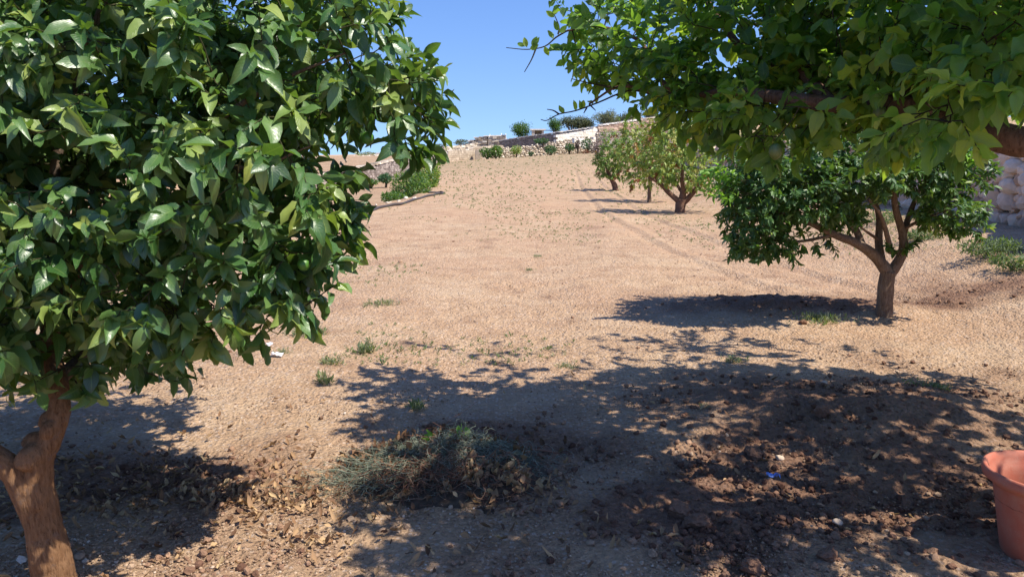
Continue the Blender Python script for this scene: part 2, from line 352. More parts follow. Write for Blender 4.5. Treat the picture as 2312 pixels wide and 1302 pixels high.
# ------------------------------------------------------------------ tubes
def catmull(pts, n):
    p = np.asarray(pts, float)
    if len(p) < 3: n0 = n * (len(p) - 1); t = np.linspace(0, 1, n0 + 1)[:, None]; return p[0] * (1 - t) + p[-1] * t if len(p) == 2 else p
    q = np.vstack([2 * p[0] - p[1], p, 2 * p[-1] - p[-2]]); out = []
    for i in range(1, len(q) - 2):
        for k in range(n):
            t = k / n; a, b, c, d = q[i - 1], q[i], q[i + 1], q[i + 2]
            out.append(0.5 * ((2 * b) + (c - a) * t + (2 * a - 5 * b + 4 * c - d) * t * t + (-a + 3 * b - 3 * c + d) * t ** 3))
    out.append(q[-2]); return np.array(out)

def tube_data(path, rad, sides=6, off=0, rough=0.0):
    path = np.asarray(path, float); rad = np.asarray(rad, float); n = len(path)
    tan = nrm(np.gradient(path, axis=0)); ref = np.array([0.31, 0.17, 0.93]) if abs(tan[0][2]) < 0.8 else np.array([0.9, 0.3, 0.1])
    ring = []; a = np.linspace(0, 2 * pi, sides, endpoint=False)
    x = nrm(np.cross(tan[0], ref))
    for i in range(n):
        x = nrm(x - tan[i] * np.dot(x, tan[i])); y = np.cross(tan[i], x)
        rr = rad[i]
        if rough: rr = rad[i] * (1 + rough * (vnoise(a * 1.3 * sides / 6.3, np.full(sides, i * 0.33 + off)) * 2))[:, None]
        ring.append(path[i] + (np.cos(a)[:, None] * x + np.sin(a)[:, None] * y) * rr)
    V = np.vstack(ring); idx = np.arange(n * sides).reshape(n, sides); nx = np.roll(idx, -1, 1)
    Fq = np.stack([idx[:-1], nx[:-1], nx[1:], idx[1:]], -1).reshape(-1, 4)
    V = np.vstack([V, path[-1] + tan[-1] * rad[-1] * 0.5, path[0]])
    tip = len(V) - 2
    Ft = np.stack([idx[-1], nx[-1], np.full(sides, tip), np.full(sides, tip)], -1)[:, :3]
    return V, Fq, Ft
class Tubes:
    def __init__(s): s.V = []; s.Q = []; s.T = []; s.n = 0; s.tint = []
    def add(s, path, rad, sides=6, rough=0.0, tint=0.5):
        v, q, t = tube_data(path, rad, sides, s.n, rough)
        s.V.append(v); s.Q.append(q + s.n); s.T.append(t + s.n); s.n += len(v); s.tint.append(np.full(len(v), tint))
    def build(s, name, mat, parent=None, origin=None):
        return mesh(name, np.vstack(s.V), [np.vstack(s.Q), np.vstack(s.T)], mat, parent, True, {"tint": np.concatenate(s.tint)}, origin=origin)

def bez(a, b, ta, sag, n=5):
    t = np.linspace(0, 1, n)[:, None]; m = (a + b) / 2 + ta
    return (1 - t) ** 2 * a + 2 * t * (1 - t) * m + t * t * b + np.array([0, 0, -sag]) * (4 * t * (1 - t))

def blob_points(blobs, n, shell=0.75):
    """points and outward directions inside a union of ellipsoids, gathered near their surfaces"""
    c = np.array([b[0] for b in blobs]); r = np.array([b[1] for b in blobs]); w = np.array([(b[2] if len(b) > 2 else 1) * (b[1][0] * b[1][1] * b[1][2]) ** 0.75 for b in blobs])
    pick = R.choice(len(blobs), n, p=w / w.sum()); d = nrm(R.normal(0, 1, (n, 3)))
    rad = np.where(U(0, 1, n) < shell, U(0.72, 1.03, n), U(0.15, 0.8, n))[:, None]
    p = c[pick] + d * r[pick] * rad
    q = np.min(np.linalg.norm((p[:, None] - c[None]) / r[None], axis=2) + 1e3 * (np.arange(len(c))[None] == pick[:, None]), axis=1)
    keep = (q > 0.62) | (U(0, 1, n) < 0.25)
    return p[keep], nrm(d[keep] / r[pick][keep])

def grow_tree(limbs, tips, outs, twiglen=0.14, maxr=0.016, up=0.12, step=0.12, tipr=0.0016):
    """join every tip to the nearest wood with a curved branchlet; returns the twig paths (tubes) and the twig ends"""
    nodes = []; nr = []; nd = []
    for pts, r0, r1 in limbs:
        p = catmull(pts, 6); k = len(p)
        for i in range(k // 3, k): nodes.append(p[i]); nr.append(r0 + (r1 - r0) * i / k); nd.append(0)
    P_ = np.array(nodes); order = np.argsort([np.min(np.linalg.norm(P_ - t, axis=1)) for t in tips])
    NP = np.zeros((len(P_) + len(tips) * 8, 3)); NP[:len(P_)] = P_; NR = np.zeros(len(NP)); NR[:len(P_)] = nr; cnt = len(P_)
    paths = []; ends = []
    for i in order:
        tip = tips[i]; o = outs[i]
        dd = np.linalg.norm(NP[:cnt] - tip, axis=1) + 0.25 * np.maximum(0, NP[:cnt, 2] - tip[2]) 
        j = int(np.argmin(dd)); a = NP[j]; L = np.linalg.norm(tip - a)
        n = max(3, min(8, int(L / step) + 2))
        path = bez(a, tip, R.normal(0, 0.06, 3) * L + np.array([0, 0, up * L * 0.6]), 0.0, n)
        r0 = min(maxr, NR[j] * 0.75, 0.003 + 0.012 * L); r0 = max(r0, tipr * 1.3)
        rr = np.linspace(r0, tipr * 1.5, n)
        end = tip + nrm(o * 0.7 + (tip - path[-2]) / (L / n + 1e-6) * 0.5 + R.normal(0, 0.25, 3)) * twiglen * U(0.6, 1.2)
        full = np.vstack([path, (tip + end) / 2 + R.normal(0, .008, 3), end]); fr = np.concatenate([rr, [tipr, tipr * 0.7]])
        paths.append((full, fr)); ends.append((path[-2], tip, end, o))
        m = min(n - 1, 8)
        if cnt + m < len(NP): NP[cnt:cnt + m] = path[1:1 + m]; NR[cnt:cnt + m] = rr[1:1 + m]; cnt += m
    return paths, ends

def twig_leaves(ends, per, L, up=0.6, droop=0.25, spread=0.9, face=None):
    B = []; D = []; Nn = []; K = []
    for ci, (p0, tip, end, o) in enumerate(ends):
        k = max(3, int(R.normal(per, per * 0.2))); ax = nrm(end - p0)
        a0 = U(0, 6.3); x = nrm(np.cross(ax, [0.2, 0.1, 0.97])); y = np.cross(ax, x)
        t = np.linspace(0.15, 1, k) ** 0.85; tot0, tot1 = np.linalg.norm(tip - p0), np.linalg.norm(end - tip)
        for j in range(k):
            q = t[j] * (tot0 + tot1)
            b = p0 + (tip - p0) * q / tot0 if q < tot0 else tip + (end - tip) * (q - tot0) / tot1
            an = a0 + j * 2.4; rad = x * cos(an) + y * sin(an)
            d = nrm(ax * (0.35 + 0.6 * t[j]) + rad * spread * U(0.7, 1.2) + np.array([0, 0, -droop * U(0.3, 1.8)]) + o * 0.25)
            nn = ax * 0.55 + np.array([0, 0, up]) + o * 0.45 + R.normal(0, 0.3, 3)
            if abs(np.dot(nrm(nn), d)) > 0.95: nn = nn + rad
            B.append(b); D.append(d); Nn.append(nn); K.append(ci)
    return np.array(B), np.array(D), np.array(Nn), np.array(K)

def blobs_px(lst):
    """(u, v, D, half width px, half height px, half depth m[, weight]) -> ellipsoids standing in the world"""
    out = []
    for b in lst:
        u, v, D, a, c, dep = b[:6]; k = D / F
        out.append((P(u, v, D), (a * k, dep, c * k)) + ((b[6],) if len(b) > 6 else ()))
    return out

def clip_px(p, outs, rule):
    cp, sp = cos(PITCH), sin(PITCH); q = p - np.array([0, 0, CAMH])
    z = q[:, 1] * cp - q[:, 2] * sp; u = CX + F * q[:, 0] / z; v = CY - F * (q[:, 1] * sp + q[:, 2] * cp) / z
    k = rule(u, v, p); return p[k], outs[k]

def sun_px(p):
    """picture position of the shadow each point throws on the ground"""
    t = (p[:, 2] - 0.03) / SDIR[2]; q = p - np.array(SDIR)[None] * t[:, None] - np.array([0, 0, CAMH])
    cp, sp = cos(PITCH), sin(PITCH); z = np.maximum(q[:, 1] * cp - q[:, 2] * sp, .3)
    return CX + F * q[:, 0] / z, CY - F * (q[:, 1] * sp + q[:, 2] * cp) / z

# ------------------------------------------------------------------ GROUND
def axis_pts(segs):
    out = [segs[0][0]]
    for a, b, s0, s1 in segs:
        x = a; 
        while x < b - 1e-6:
            f = (x - a) / (b - a); x = min(b, x + s0 + (s1 - s0) * f); out.append(x)
    return np.array(out)
gx = axis_pts([(-4.2, 4.6, 0.019, 0.019), (4.6, 12, 0.03, 0.15), (12, 40, 0.3, 2), (40, 4000, 5, 500)])
gxl = axis_pts([(4.2, 9, 0.03, 0.15), (9, 34, 0.25, 0.5), (34, 80, 1, 5), (80, 4000, 8, 500)])
gx = np.concatenate([-gxl[::-1], gx[1:]])
gy = axis_pts([(2.2, 6.5, 0.017, 0.021), (6.5, 14, 0.03, 0.08), (14, 50, 0.12, 0.4), (50, 115, 0.5, 0.7), (115, 260, 2, 10), (260, 9000, 20, 900)])
gyb = axis_pts([(-2.2, 8, 0.1, 0.8), (8, 2000, 2, 400)])
gy = np.concatenate([-gyb[::-1], gy[1:]])
X, Y = np.meshgrid(gx, gy)
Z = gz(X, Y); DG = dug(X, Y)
fade = np.clip(1 - smooth(Y, 10, 40), 0, 1) * np.clip(1 - smooth(np.abs(X), 9, 20), 0, 1)
cr = fbm(X, Y, 9.0, 3, 11, 0.6); lump = np.abs(fbm(X, Y, 16.0, 3, 31, 0.6))
Z = Z + fade * (0.020 * fbm(X, Y, 2.2, 3, 5) + 0.011 * cr + DG * (0.038 * fbm(X, Y, 7, 3, 41, .6) + 0.02 * lump))
# wheel and hoe lines running up the field
Z = Z + (1 - smooth(Y, 30, 60)) * smooth(Y, 5, 9) * 0.014 * np.sin((X - 0.1 * Y) * 2.6 + 2 * vnoise(X, Y * .4, 9))
for off in (0.0, 1.1):
    xr = np.interp(Y, [5, 8, 12, 20, 35, 60], [4.0, 3.1, 2.6, 2.4, 3.2, 5.0]) + off
    Z = Z - (1 - smooth(Y, 45, 60)) * smooth(Y, 6, 8) * 0.028 * np.exp(-((X - xr) / .10) ** 2) + (1 - smooth(Y, 45, 60)) * smooth(Y, 6, 8) * 0.018 * np.exp(-((X - xr - .2) / .09) ** 2)
Z = np.where(Y > 400, Z - (Y - 400) * 0.001, Z)
Z = np.where(X < -120, Z - (-120 - X) * 0.01, Z)
green = smooth(Y, 22, 80) * 0.8 * smooth(vnoise(X * .12, Y * .07, 77), -0.5, 0.25) + smooth(Y, 106, 112) * 0.7
green = green * (X > XE(Y)) + (X <= XE(Y)) * 0.25
ny, nx_ = X.shape; idx = np.arange(ny * nx_).reshape(ny, nx_)
FQ = np.stack([idx[:-1, :-1], idx[:-1, 1:], idx[1:, 1:], idx[1:, :-1]], -1).reshape(-1, 4)
VG = np.stack([X, Y, Z], -1).reshape(-1, 3)
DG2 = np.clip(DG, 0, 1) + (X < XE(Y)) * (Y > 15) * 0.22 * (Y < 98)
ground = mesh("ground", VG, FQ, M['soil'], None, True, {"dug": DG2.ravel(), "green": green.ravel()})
tag(ground, kind="structure")
def gh(x, y): return gz(x, y) + 0.004
def G(u, v):
    """where the line of sight through pixel (u, v) meets the ground"""
    lo, hi = 1.5, 140.0
    Ds = np.concatenate([np.linspace(1.5, 30, 600), np.linspace(30, 140, 800)])
    for D in Ds:
        p = P(u, v, D)
        if p[2] <= float(gz(p[0], p[1])): return np.array([p[0], p[1], float(gz(p[0], p[1]))])
    return P(u, v, 100)

# ------------------------------------------------------------------ stones
def ico(sub):
    bm = bmesh.new(); bmesh.ops.create_icosphere(bm, subdivisions=sub, radius=1.0)
    v = np.array([x.co[:] for x in bm.verts]); f = np.array([[x.index for x in q.verts] for q in bm.faces]); bm.free(); return v, f
ICO = {1: ico(1), 2: ico(2), 3: ico(3)}
def rotmats(n):
    q = nrm(R.normal(0, 1, (n, 4))); w, x, y, z = q.T
    return np.stack([np.stack([1 - 2 * (y * y + z * z), 2 * (x * y - z * w), 2 * (x * z + y * w)], -1), np.stack([2 * (x * y + z * w), 1 - 2 * (x * x + z * z), 2 * (y * z - x * w)], -1), np.stack([2 * (x * z - y * w), 2 * (y * z + x * w), 1 - 2 * (x * x + y * y)], -1)], 1)
def rock_data(n, sub, amp=0.22):
    """n differently shaped unit rocks: facets cut into a sphere"""
    v, f = ICO[sub]; V = np.repeat(v[None], n, 0)
    for k in range(7):
        pl = nrm(R.normal(0, 1, (n, 3))); h = U(0.55, 0.95, n)
        d = np.einsum('nvk,nk->nv', V, pl) - h[:, None]
        V = V - np.maximum(d, 0)[..., None] * pl[:, None, :] * 0.85
    return V * (1 + R.normal(0, amp * 0.25, V.shape[:2])[..., None])
def rocks(name, pos, size, squash, mat, parent=None, sub=1, tint=None, origin=None, smoothf=False, upright=False, amp=.22):
    n = len(pos); V = rock_data(n, sub, amp); f = ICO[sub][1]
    sc = np.asarray(size).reshape(n, -1) * np.ones((n, 3)) * U(0.75, 1.25, (n, 3)); V = V * sc[:, None, :]
    if not upright: V = np.einsum('nij,nvj->nvi', rotmats(n), V)
    V[..., 2] *= squash
    V = V + np.asarray(pos)[:, None, :]
    Fc = (f[None] + (np.arange(n) * V.shape[1])[:, None, None]).reshape(-1, 3)
    tint = U(0, 1, n) if tint is None else tint
    return mesh(name, V.reshape(-1, 3), Fc, mat, parent, smoothf, {"tint": np.repeat(tint, V.shape[1])}, origin=origin)

def sample_ground(n, y0, y1, wid=0.78, pw=1.0):
    """more points close by; y is drawn so that the picture is evenly filled"""
    t = U(0, 1, n); y = 1 / ((1 / y0) * (1 - t ** pw) + (1 / y1) * t ** pw)
    x = U(-wid, wid, n) * y; return x, y

# pebbles and crumbs
x, y = sample_ground(52000, 2.3, 26, .76, 1.15)
dg = dug(x, y); x, y, dg = x[x > -4.5 - y * .05], y[x > -4.5 - y * .05], dg[x > -4.5 - y * .05]
kp = (vnoise(x * 1.3, y * 1.3, 51) + .5 * vnoise(x * 4, y * 4, 52) + U(-.35, .35, len(x)) + .1) > 0; x, y, dg = x[kp], y[kp], dg[kp]
sz = 0.003 + 0.0095 * R.power(0.38, len(x)) * (0.55 + 1.3 * smooth(y, 4, 18))
sz = np.where(U(0, 1, len(x)) < 0.012, sz * 2.2 + .004, sz)
tn = np.clip(R.normal(0.5, 0.22, len(x)) - .3 * dg, 0, 1)
peb = rocks("pebbles", np.stack([x, y, gz(x, y) + 0.011 * fbm(x, y, 9.0, 3, 11, 0.6) + sz * 0.4], -1), sz, 0.75, M['pebble'], None, 1, tn)
tag(peb, kind="stuff")
x, y = sample_ground(30000, 2.3, 11)
k = dug(x, y) > U(0.12, 1.05, len(x)); x, y = x[k], y[k]
sz = 0.0035 + 0.017 * R.power(0.24, len(x))
tn = np.clip(R.normal(0.85, 0.2, len(x)) - .55 * dug(x, y), 0, 1)
cl = rocks("soil_crumbs", np.stack([x, y, gz(x, y) + sz * 0.55 + 0.035 * dug(x, y) * fbm(x, y, 7, 3, 41, .6)], -1), sz, 0.8, M['clod'], None, 2 if len(x) < 9000 else 1, tn, smoothf=False, amp=.5)
tag(cl, kind="stuff")
# the larger lumps are things one can point at
for (u, v, r, lab) in [(1530, 1175, .062, "left one of the biggest pair of soil clods in the shade at the bottom"), (1572, 1200, .055, "reddish brown soil clod leaning on the right of the biggest pair at the bottom"), (1700, 1290, .05, "big soil clod cut by the bottom edge of the picture"),
                    (1865, 1262, .04, "rounded soil clod at the bottom edge between the pot and the biggest clods"), (1855, 940, .045, "long brown soil clod lying beside the dark dug mound"), (1700, 1035, .05, "soil clod between the weed heap and the dug mound"),
                    (1990, 712, .035, "small soil clod at the foot of the forked citrus tree"), (1812, 735, .04, "soil clod in front of the shaded mound by the forked tree")]:
    g = G(u, v); o = rocks("soil_clod", np.array([[g[0], g[1], g[2] + r * .5]]), np.array([r]), 0.8, M['clod'], None, 3, np.array([.55]), origin=g, smoothf=False, amp=0.35)
    tag(o, lab, "soil clod", "large soil clods")
for (u, v, r, lab) in [(1640, 990, .018, "pale stone lying in the shade right of the weed heap"), (820, 1092, .022, "round tan stone left of the weed heap, larger of the two"), (800, 1085, .018, "round tan stone left of the weed heap, smaller of the two"),
                    (1890, 1190, .02, "white stone lying in the shade near the bottom right"), (1860, 870, .02, "pale stone on the near slope of the dug soil under the lemon tree"), (1760, 1040, .022, "grey stone half sunk in the dug soil")]:
    g = G(u, v); o = rocks("stone", np.array([[g[0], g[1], g[2] + r * .5]]), np.array([r * 1.2]), 0.75, M['pebble'], None, 3, np.array([.9]), origin=g, smoothf=True, amp=.1)
    tag(o, lab, "stone", "stones on the bare soil")

# ------------------------------------------------------------------ fallen leaves
def litter(name, x, y, L, tlo, thi, zoff=0.0):
    n = len(x); a = U(0, 6.3, n); d = np.stack([np.cos(a), np.sin(a), R.normal(0.03, 0.13, n)], -1)
    nn = np.stack([R.normal(0, .3, n), R.normal(0, .3, n), np.ones(n)], -1)
    z = gz(x, y) + 0.011 * fbm(x, y, 9.0, 3, 11, 0.6) + 0.035 * dug(x, y) * fbm(x, y, 7, 3, 41, .6) + U(0.008, 0.022, n) + zoff
    return leaves(name, np.stack([x, y, z], -1), d, nn, L, L * U(0.3, 0.5, n), U(tlo, thi, n), M['litter'], None, 2, 0.5, -0.45, wave=0.5)
def around(u, v, rx, ry, n):
    g = G(u, v); return g[0] + R.normal(0, rx, n), g[1] + R.normal(0, ry, n)
xs, ys = [], []
for u, v, rx, ry, n in [(420, 1130, .55, .25, 420), (250, 1100, .5, .3, 220), (560, 1140, .2, .08, 110), (700, 1150, .3, .1, 80), (560, 1250, .6, .12, 50), (720, 1225, .09, .03, 22), (900, 1250, .5, .2, 60), (1600, 1100, .12, .08, 14), (1950, 1130, .3, .2, 16),
                        (60, 1150, .35, .5, 130), (1250, 1150, .4, .25, 50), (750, 1000, .4, .3, 25), (1500, 1000, 1.2, .8, 60), (2000, 900, 1.0, .8, 25), (1450, 1250, .5, .2, 25)]:
    a, b = around(u, v, rx, ry, n); xs.append(a); ys.append(b)
x = np.concatenate(xs); y = np.maximum(np.concatenate(ys), 1.6)
o = litter("fallen_leaves", x, y, U(0.022, 0.055, len(x)), 0.0, 0.85); tag(o, kind="stuff")

# ------------------------------------------------------------------ weeds on the field
def sprigs(x, y, h, blades, detail=0, spread=0.8):
    n = len(x); B = []; 
    k = np.repeat(np.arange(n), blades); m = len(k)
    a = U(0, 6.3, m); r = h[k] * U(0, .5, m)
    z = gz(x, y)
    base = np.stack([x[k] + np.cos(a) * r * .6, y[k] + np.sin(a) * r * .6, z[k] + h[k] * U(0, .5, m)], -1)
    d = np.stack([np.cos(a) * spread * U(.2, 1.3, m), np.sin(a) * spread * U(.2, 1.3, m), U(.4, 1.2, m)], -1)
    nn = R.normal(0, 1, (m, 3)) + np.array([0, 0, .8])
    L = h[k] * U(.3, .8, m)
    return base, d, nn, L, k
x, y = sample_ground(24000, 5.5, 98, .6, 0.85)
k = (x > XE(y) + .3) & (x < XW(y) - .5) & (vnoise(x * .35, y * .16, 5) + 0.9 * smooth(y, 10, 40) - .45 * smooth(x / y, -.2, -.05) * (1 - smooth(y, 9, 15)) + .9 * vnoise(x * .9, y * .5, 15) > .28 + U(-.2, .25, len(x)))
x, y = x[k], y[k]
h = U(.018, .055, len(x)) * (1 + 2.6 * smooth(y, 12, 60))
b, d, nn, L, kk = sprigs(x, y, h, 8)
o = leaves("field_weeds", b, d, nn, L, L * U(.16, .3, len(L)) + 0.0015 * (1 + b[:, 1] * .14), np.clip(R.normal(.30, .22, len(L)), 0, 1), M['weed'], None, 0, 0.1, .2); tag(o, kind="stuff")
# weed plants one can point at
for u, v, w, hh, lab in [(1850, 728, .36, .12, "low grey green weed tuft on the shaded mound beside the forked tree"), (1655, 820, .15, .07, "dark green weed tuft in the shade edge below the shaded mound"), (2110, 880, .22, .08, "dark green weed tuft behind the dug soil under the lemon tree"),
                        (860, 690, .28, .09, "wide pale weed tuft right of the orange tree's lowest leaves"), (745, 826, .12, .1, "small weed with a dark base on the bare soil left of centre"), (640, 800, .10, .06, "small weed beside the white paper scrap"),
                        (830, 800, .10, .16, "tall thin weed standing on bare soil above the shade edge"), (1215, 580, .14, .06, "small lone weed in the middle of the field"), (1195, 612, .08, .06, "tiny weed just below the lone weed in mid field"), (700, 760, .3, .12, "loose thin weed tuft under the orange tree's hanging leaves"),
                        (735, 870, .07, .12, "thin single weed stem between the two shade areas"), (1590, 925, .06, .04, "little green weed left of the dark dug mound"),(940,925,.07,.1,"thin grey weed in the shade behind the weed heap"), (1280, 835, .12, .06, "grey green weed right on the shade edge at the centre")]:
    g = G(u, v); n = int(9 + 110 * w); px = g[0] + R.normal(0, w * .33, n); py = g[1] + R.normal(0, w * .22, n)
    b, d, nn, L, kk = sprigs(px, py, np.full(n, hh) * U(.5, 1, n), 8)
    o = mesh  # placeholder name reuse avoided below
    root = empty("weed_tuft", g, lab, "weed", "weed tufts on the field")
    leaves("leaf_mass", b, d, nn, L * .7, L * U(.12, .25, len(L)), np.clip(R.normal(.5, .2, len(L)), 0, 1), M['weed'], root, 0, 0.1, .2)
    T = Tubes()
    for i in range(min(n, 60)):
        p0 = np.array([px[i], py[i], float(gz(px[i], py[i]))]); p1 = p0 + np.array([R.normal(0, hh * .3), R.normal(0, hh * .3), hh * U(.5, 1)])
        T.add(np.array([p0, (p0 + p1) / 2 + R.normal(0, .005, 3), p1]), [.0016, .0013, .0008], 3)
    T.build("stem", M['heap_green'], root)

# ------------------------------------------------------------------ ORANGE TREE (left, close)
def tree_mesh_wood(name, limbs, mat, parent, sides=14, rough=.06, extra=None):
    T = Tubes()
    for pts, r0, r1 in limbs:
        p = catmull(pts, 8); k = len(p); t = np.linspace(0, 1, k)
        rr = r0 + (r1 - r0) * t ** 0.9
        T.add(p, rr, sides, rough)
    if extra: extra(T)
    return T.build(name, mat, parent)

D0 = 2.45
tb = P(135, 1420, D0); tb[2] = float(gz(tb[0], tb[1]))
ot = empty("orange_tree", tb, "nearest citrus tree on the left, thick tan knotted trunk under dense dark glossy leaves", "orange tree")
trunk_pts = [tb + [0.03, 0, -.06], P(128, 1330, D0), P(108, 1230, D0), P(88, 1130, D0), P(84, 1050, D0), P(112, 985, D0 + .02), P(132, 925, D0 + .05), P(128, 860, D0 + .1), P(105, 780, D0 + .2)]
T = Tubes(); p = catmull(trunk_pts, 22); kk = np.linspace(0, len(trunk_pts) - 1, len(p))
rad = np.interp(kk, [0, .25, .7, 1.3, 2, 3, 4, 5, 6, 7, 8], [.13, .094, .076, .069, .063, .056, .053, .041, .036, .034, .032])
T.add(p, rad, 56, 0.04)
V0 = T.V[0]
# pruned knots swell out of the bark, a cut face on the largest
for (u, v, dx, r, h) in [(76, 1015, (-.35, -.9, .1), .050, .040), (118, 966, (.0, -1, .1), .034, .017), (62, 985, (-1, -.2, .3), .036, .030), (84, 940, (-1, -.2, .1), .03, .018), (100, 1110, (.3, -.9, 0), .05, .008), (120, 1240, (.2, -1, 0), .06, .01)]:
    dn = nrm(np.array(dx, float)); a0 = P(u, v, D0); ax = p[np.argmin(np.linalg.norm(p - a0, axis=1))]; rt = np.interp(np.argmin(np.linalg.norm(p - a0, axis=1)), range(len(p)), rad)
    c = ax + dn * rt; q = np.linalg.norm(V0 - c, axis=1) / r; w = np.clip(1 - q ** 2.4, 0, 1) ** .7
    w = w - (.18 * np.clip(1 - (q / .5) ** 2, 0, 1) if h > .035 else 0)
    V0 = V0 + dn * (w * h)[:, None]
nz = fbm(V0[:, 0] * 30 + V0[:, 1] * 17, V0[:, 2] * 9, 1.0, 4, 5, .6); T.V[0] = V0 + nrm(V0 - np.array([p[min(k // 56, len(p) - 1)] for k in range(len(V0))])) * (nz * .007)[:, None]
T.build("trunk", M['bark_orange'], ot)
br = Tubes(); b1 = catmull([P(95, 1190, D0), P(62, 1120, D0 - .02), P(30, 1065, D0 - .04), P(-25, 1020, D0 - .06), P(-110, 960, D0 - .1), P(-200, 820, D0 - .1)], 8)
br.add(b1, np.linspace(.050, .03, len(b1)), 28, .06); br.build("branch", M['bark_orange'], ot)
limbs_o = [([P(105, 780, D0 + .2), P(150, 640, D0 + .3), P(260, 480, D0 + .35), P(420, 330, D0 + .3), P(600, 200, D0 + .2), P(780, 120, D0 + .15)], .034, .003),
           ([P(128, 860, D0 + .1), P(240, 760, D0 + .35), P(380, 660, D0 + .4), P(540, 600, D0 + .3)], .028, .003),
           ([P(150, 640, D0 + .3), P(120, 440, D0 + .4), P(160, 220, D0 + .4), P(250, -40, D0 + .4), P(350, -300, D0 + .4)], .026, .006),
           ([P(-200, 820, D0 - .1), P(-180, 600, D0), P(-60, 380, D0), P(40, 100, D0)], .024, .004),
           ([P(150, 640, D0 + .3), P(250, 560, D0 + .9), P(350, 420, D0 + 1.3), P(420, 250, D0 + 1.5)], .026, .004),
           ([P(420, 330, D0 + .3), P(560, 380, D0 + .2), P(700, 330, D0 + .1)], .012, .003)]
tree_mesh_wood("limb", limbs_o, M['bark_grey'], ot, 10)
BO = blobs_px([(150, 120, 2.9, 360, 260, .75), (480, 160, 2.85, 330, 240, .7), (250, 420, 2.75, 370, 240, .7), (560, 380, 2.7, 230, 200, .55), (690, 470, 2.75, 95, 110, .28),
               (120, 640, 2.6, 280, 190, .55), (430, 590, 2.65, 220, 150, .5), (620, 600, 2.7, 100, 90, .3), (520, 680, 2.65, 150, 70, .3), (700, 610, 2.68, 55, 50, .15),
               (760, 120, 2.9, 150, 130, .45), (880, 230, 2.85, 80, 75, .25), (885, 320, 2.85, 70, 65, .22), (930, 200, 2.85, 45, 50, .2), (90, 790, 2.6, 150, 70, .35), (780, 470, 2.8, 35, 55, .15),
               (310, 815, 3.1, 80, 65, .22, 4), (-150, 500, 2.6, 300, 330, .7), (-100, 100, 2.9, 300, 330, .8), (400, -150, 3.0, 420, 250, .8), (150, 300, 3.8, 420, 350, .8), (400, 250, 3.9, 350, 280, .7), (-300, 350, 3.4, 400, 450, 1.0)])
pts, outs = blob_points(BO, 3900, 0.8)
def rule(u, v, p):
    gap = (u > 700) & (v > 270) & (v < 400) & (u < 825)
    gap2 = ((u > 780) & (v > 350)) | ((u > 715) & (v > 570)) | ((u > 545) & (v > 735)) | ((u > 930) & (v > 310))
    us, vs = sun_px(p); ur = np.interp(vs, [860, 900, 930, 960, 1000, 1050, 1100, 1150, 1200, 1250, 1302, 1500], [380, 420, 400, 460, 580, 600, 540, 460, 390, 300, 170, -100])
    shade_ok = ((us < ur) & (vs > 905)) | (U(0, 1, len(u)) < .25)
    inview = (u > 0) & (v > 0) & (p[:, 1] < 3.2)
    lowmid = (v > 770) & (u > 210) & (u < 245)
    return (shade_ok | inview) & ~gap & ~gap2 & ~lowmid & (p[:, 1] > 2.0) & (v < np.where((u > 225) & (u < 400), 820, 845))
pts, outs = clip_px(pts, outs, rule)
paths, ends = grow_tree(limbs_o, pts, outs, 0.10)
T = Tubes()
for q, r in paths: T.add(q, r, 5)
# bare little sprays that stick out of the crown
sp = [[P(690, 690, 2.65), P(740, 655, 2.62), P(765, 640, 2.6)], [P(700, 620, 2.65), P(735, 598, 2.6), P(760, 590, 2.6)], [P(700, 700, 2.65), P(700, 735, 2.62)], [P(900, 180, 2.85), P(950, 170, 2.82), P(985, 160, 2.8)], [P(940, 200, 2.85), P(970, 215, 2.84), P(1000, 248, 2.84)], [P(330, 840, 2.9), P(390, 860, 2.88), P(420, 850, 2.87)],
      [P(170, 860, 2.5), P(190, 885, 2.45)], [P(860, 60, 2.85), P(905, 30, 2.85)], [P(900, 330, 2.85), P(945, 350, 2.83)], [P(780, 520, 2.75), P(800, 500, 2.73)]]
for s in sp:
    a = catmull(s, 4) if len(s) > 2 else np.array([s[0], (s[0] + s[1]) / 2, s[1]]); T.add(a, np.linspace(.003, .0014, len(a)), 5)
    ends.append((a[0], a[-2], a[-1], nrm(a[-1] - a[0])))
T.build("twigs", M['twig'], ot)
b, d, nn, ci = twig_leaves(ends, 9, .09, up=.5, droop=.38, spread=.85)
n = len(b); ctint = R.normal(.56, .2, ci.max() + 1)[ci]
tint = np.clip(ctint + R.normal(0, .16, n), 0, .93); tint = np.where(U(0, 1, n) < .03, U(.93, 1, n), tint)
L = np.clip(R.normal(.078, .018, n), .035, .115)
leaves("crown", b, d, nn, L, L * U(.38, .56, n), tint, M['orange_leaf'], ot, 2, .34, .36, wave=.26)
print("orange leaves", n)
def fruit(u, v, D, r, mat, parent, stretch=1.0):
    c = P(u, v, D); v_, f = ICO[3]; V = v_ * r; V = V * np.array([1, 1, stretch]); 
    if stretch > 1: V[:, 2] += np.where(v_[:, 2] < -.93, -r * .12, 0)
    mesh("fruit", V + c, f, mat, parent, True, {"tint": np.full(len(V), U(0, 1))})
for u, v, D, r in [(686, 597, 2.5, .022), (660, 560, 2.6, .022), (435, 365, 2.4, .024), (470, 65, 2.45, .024), (830, 312, 2.75, .024)]: fruit(u, v, D, r, M['green_fruit'], ot)

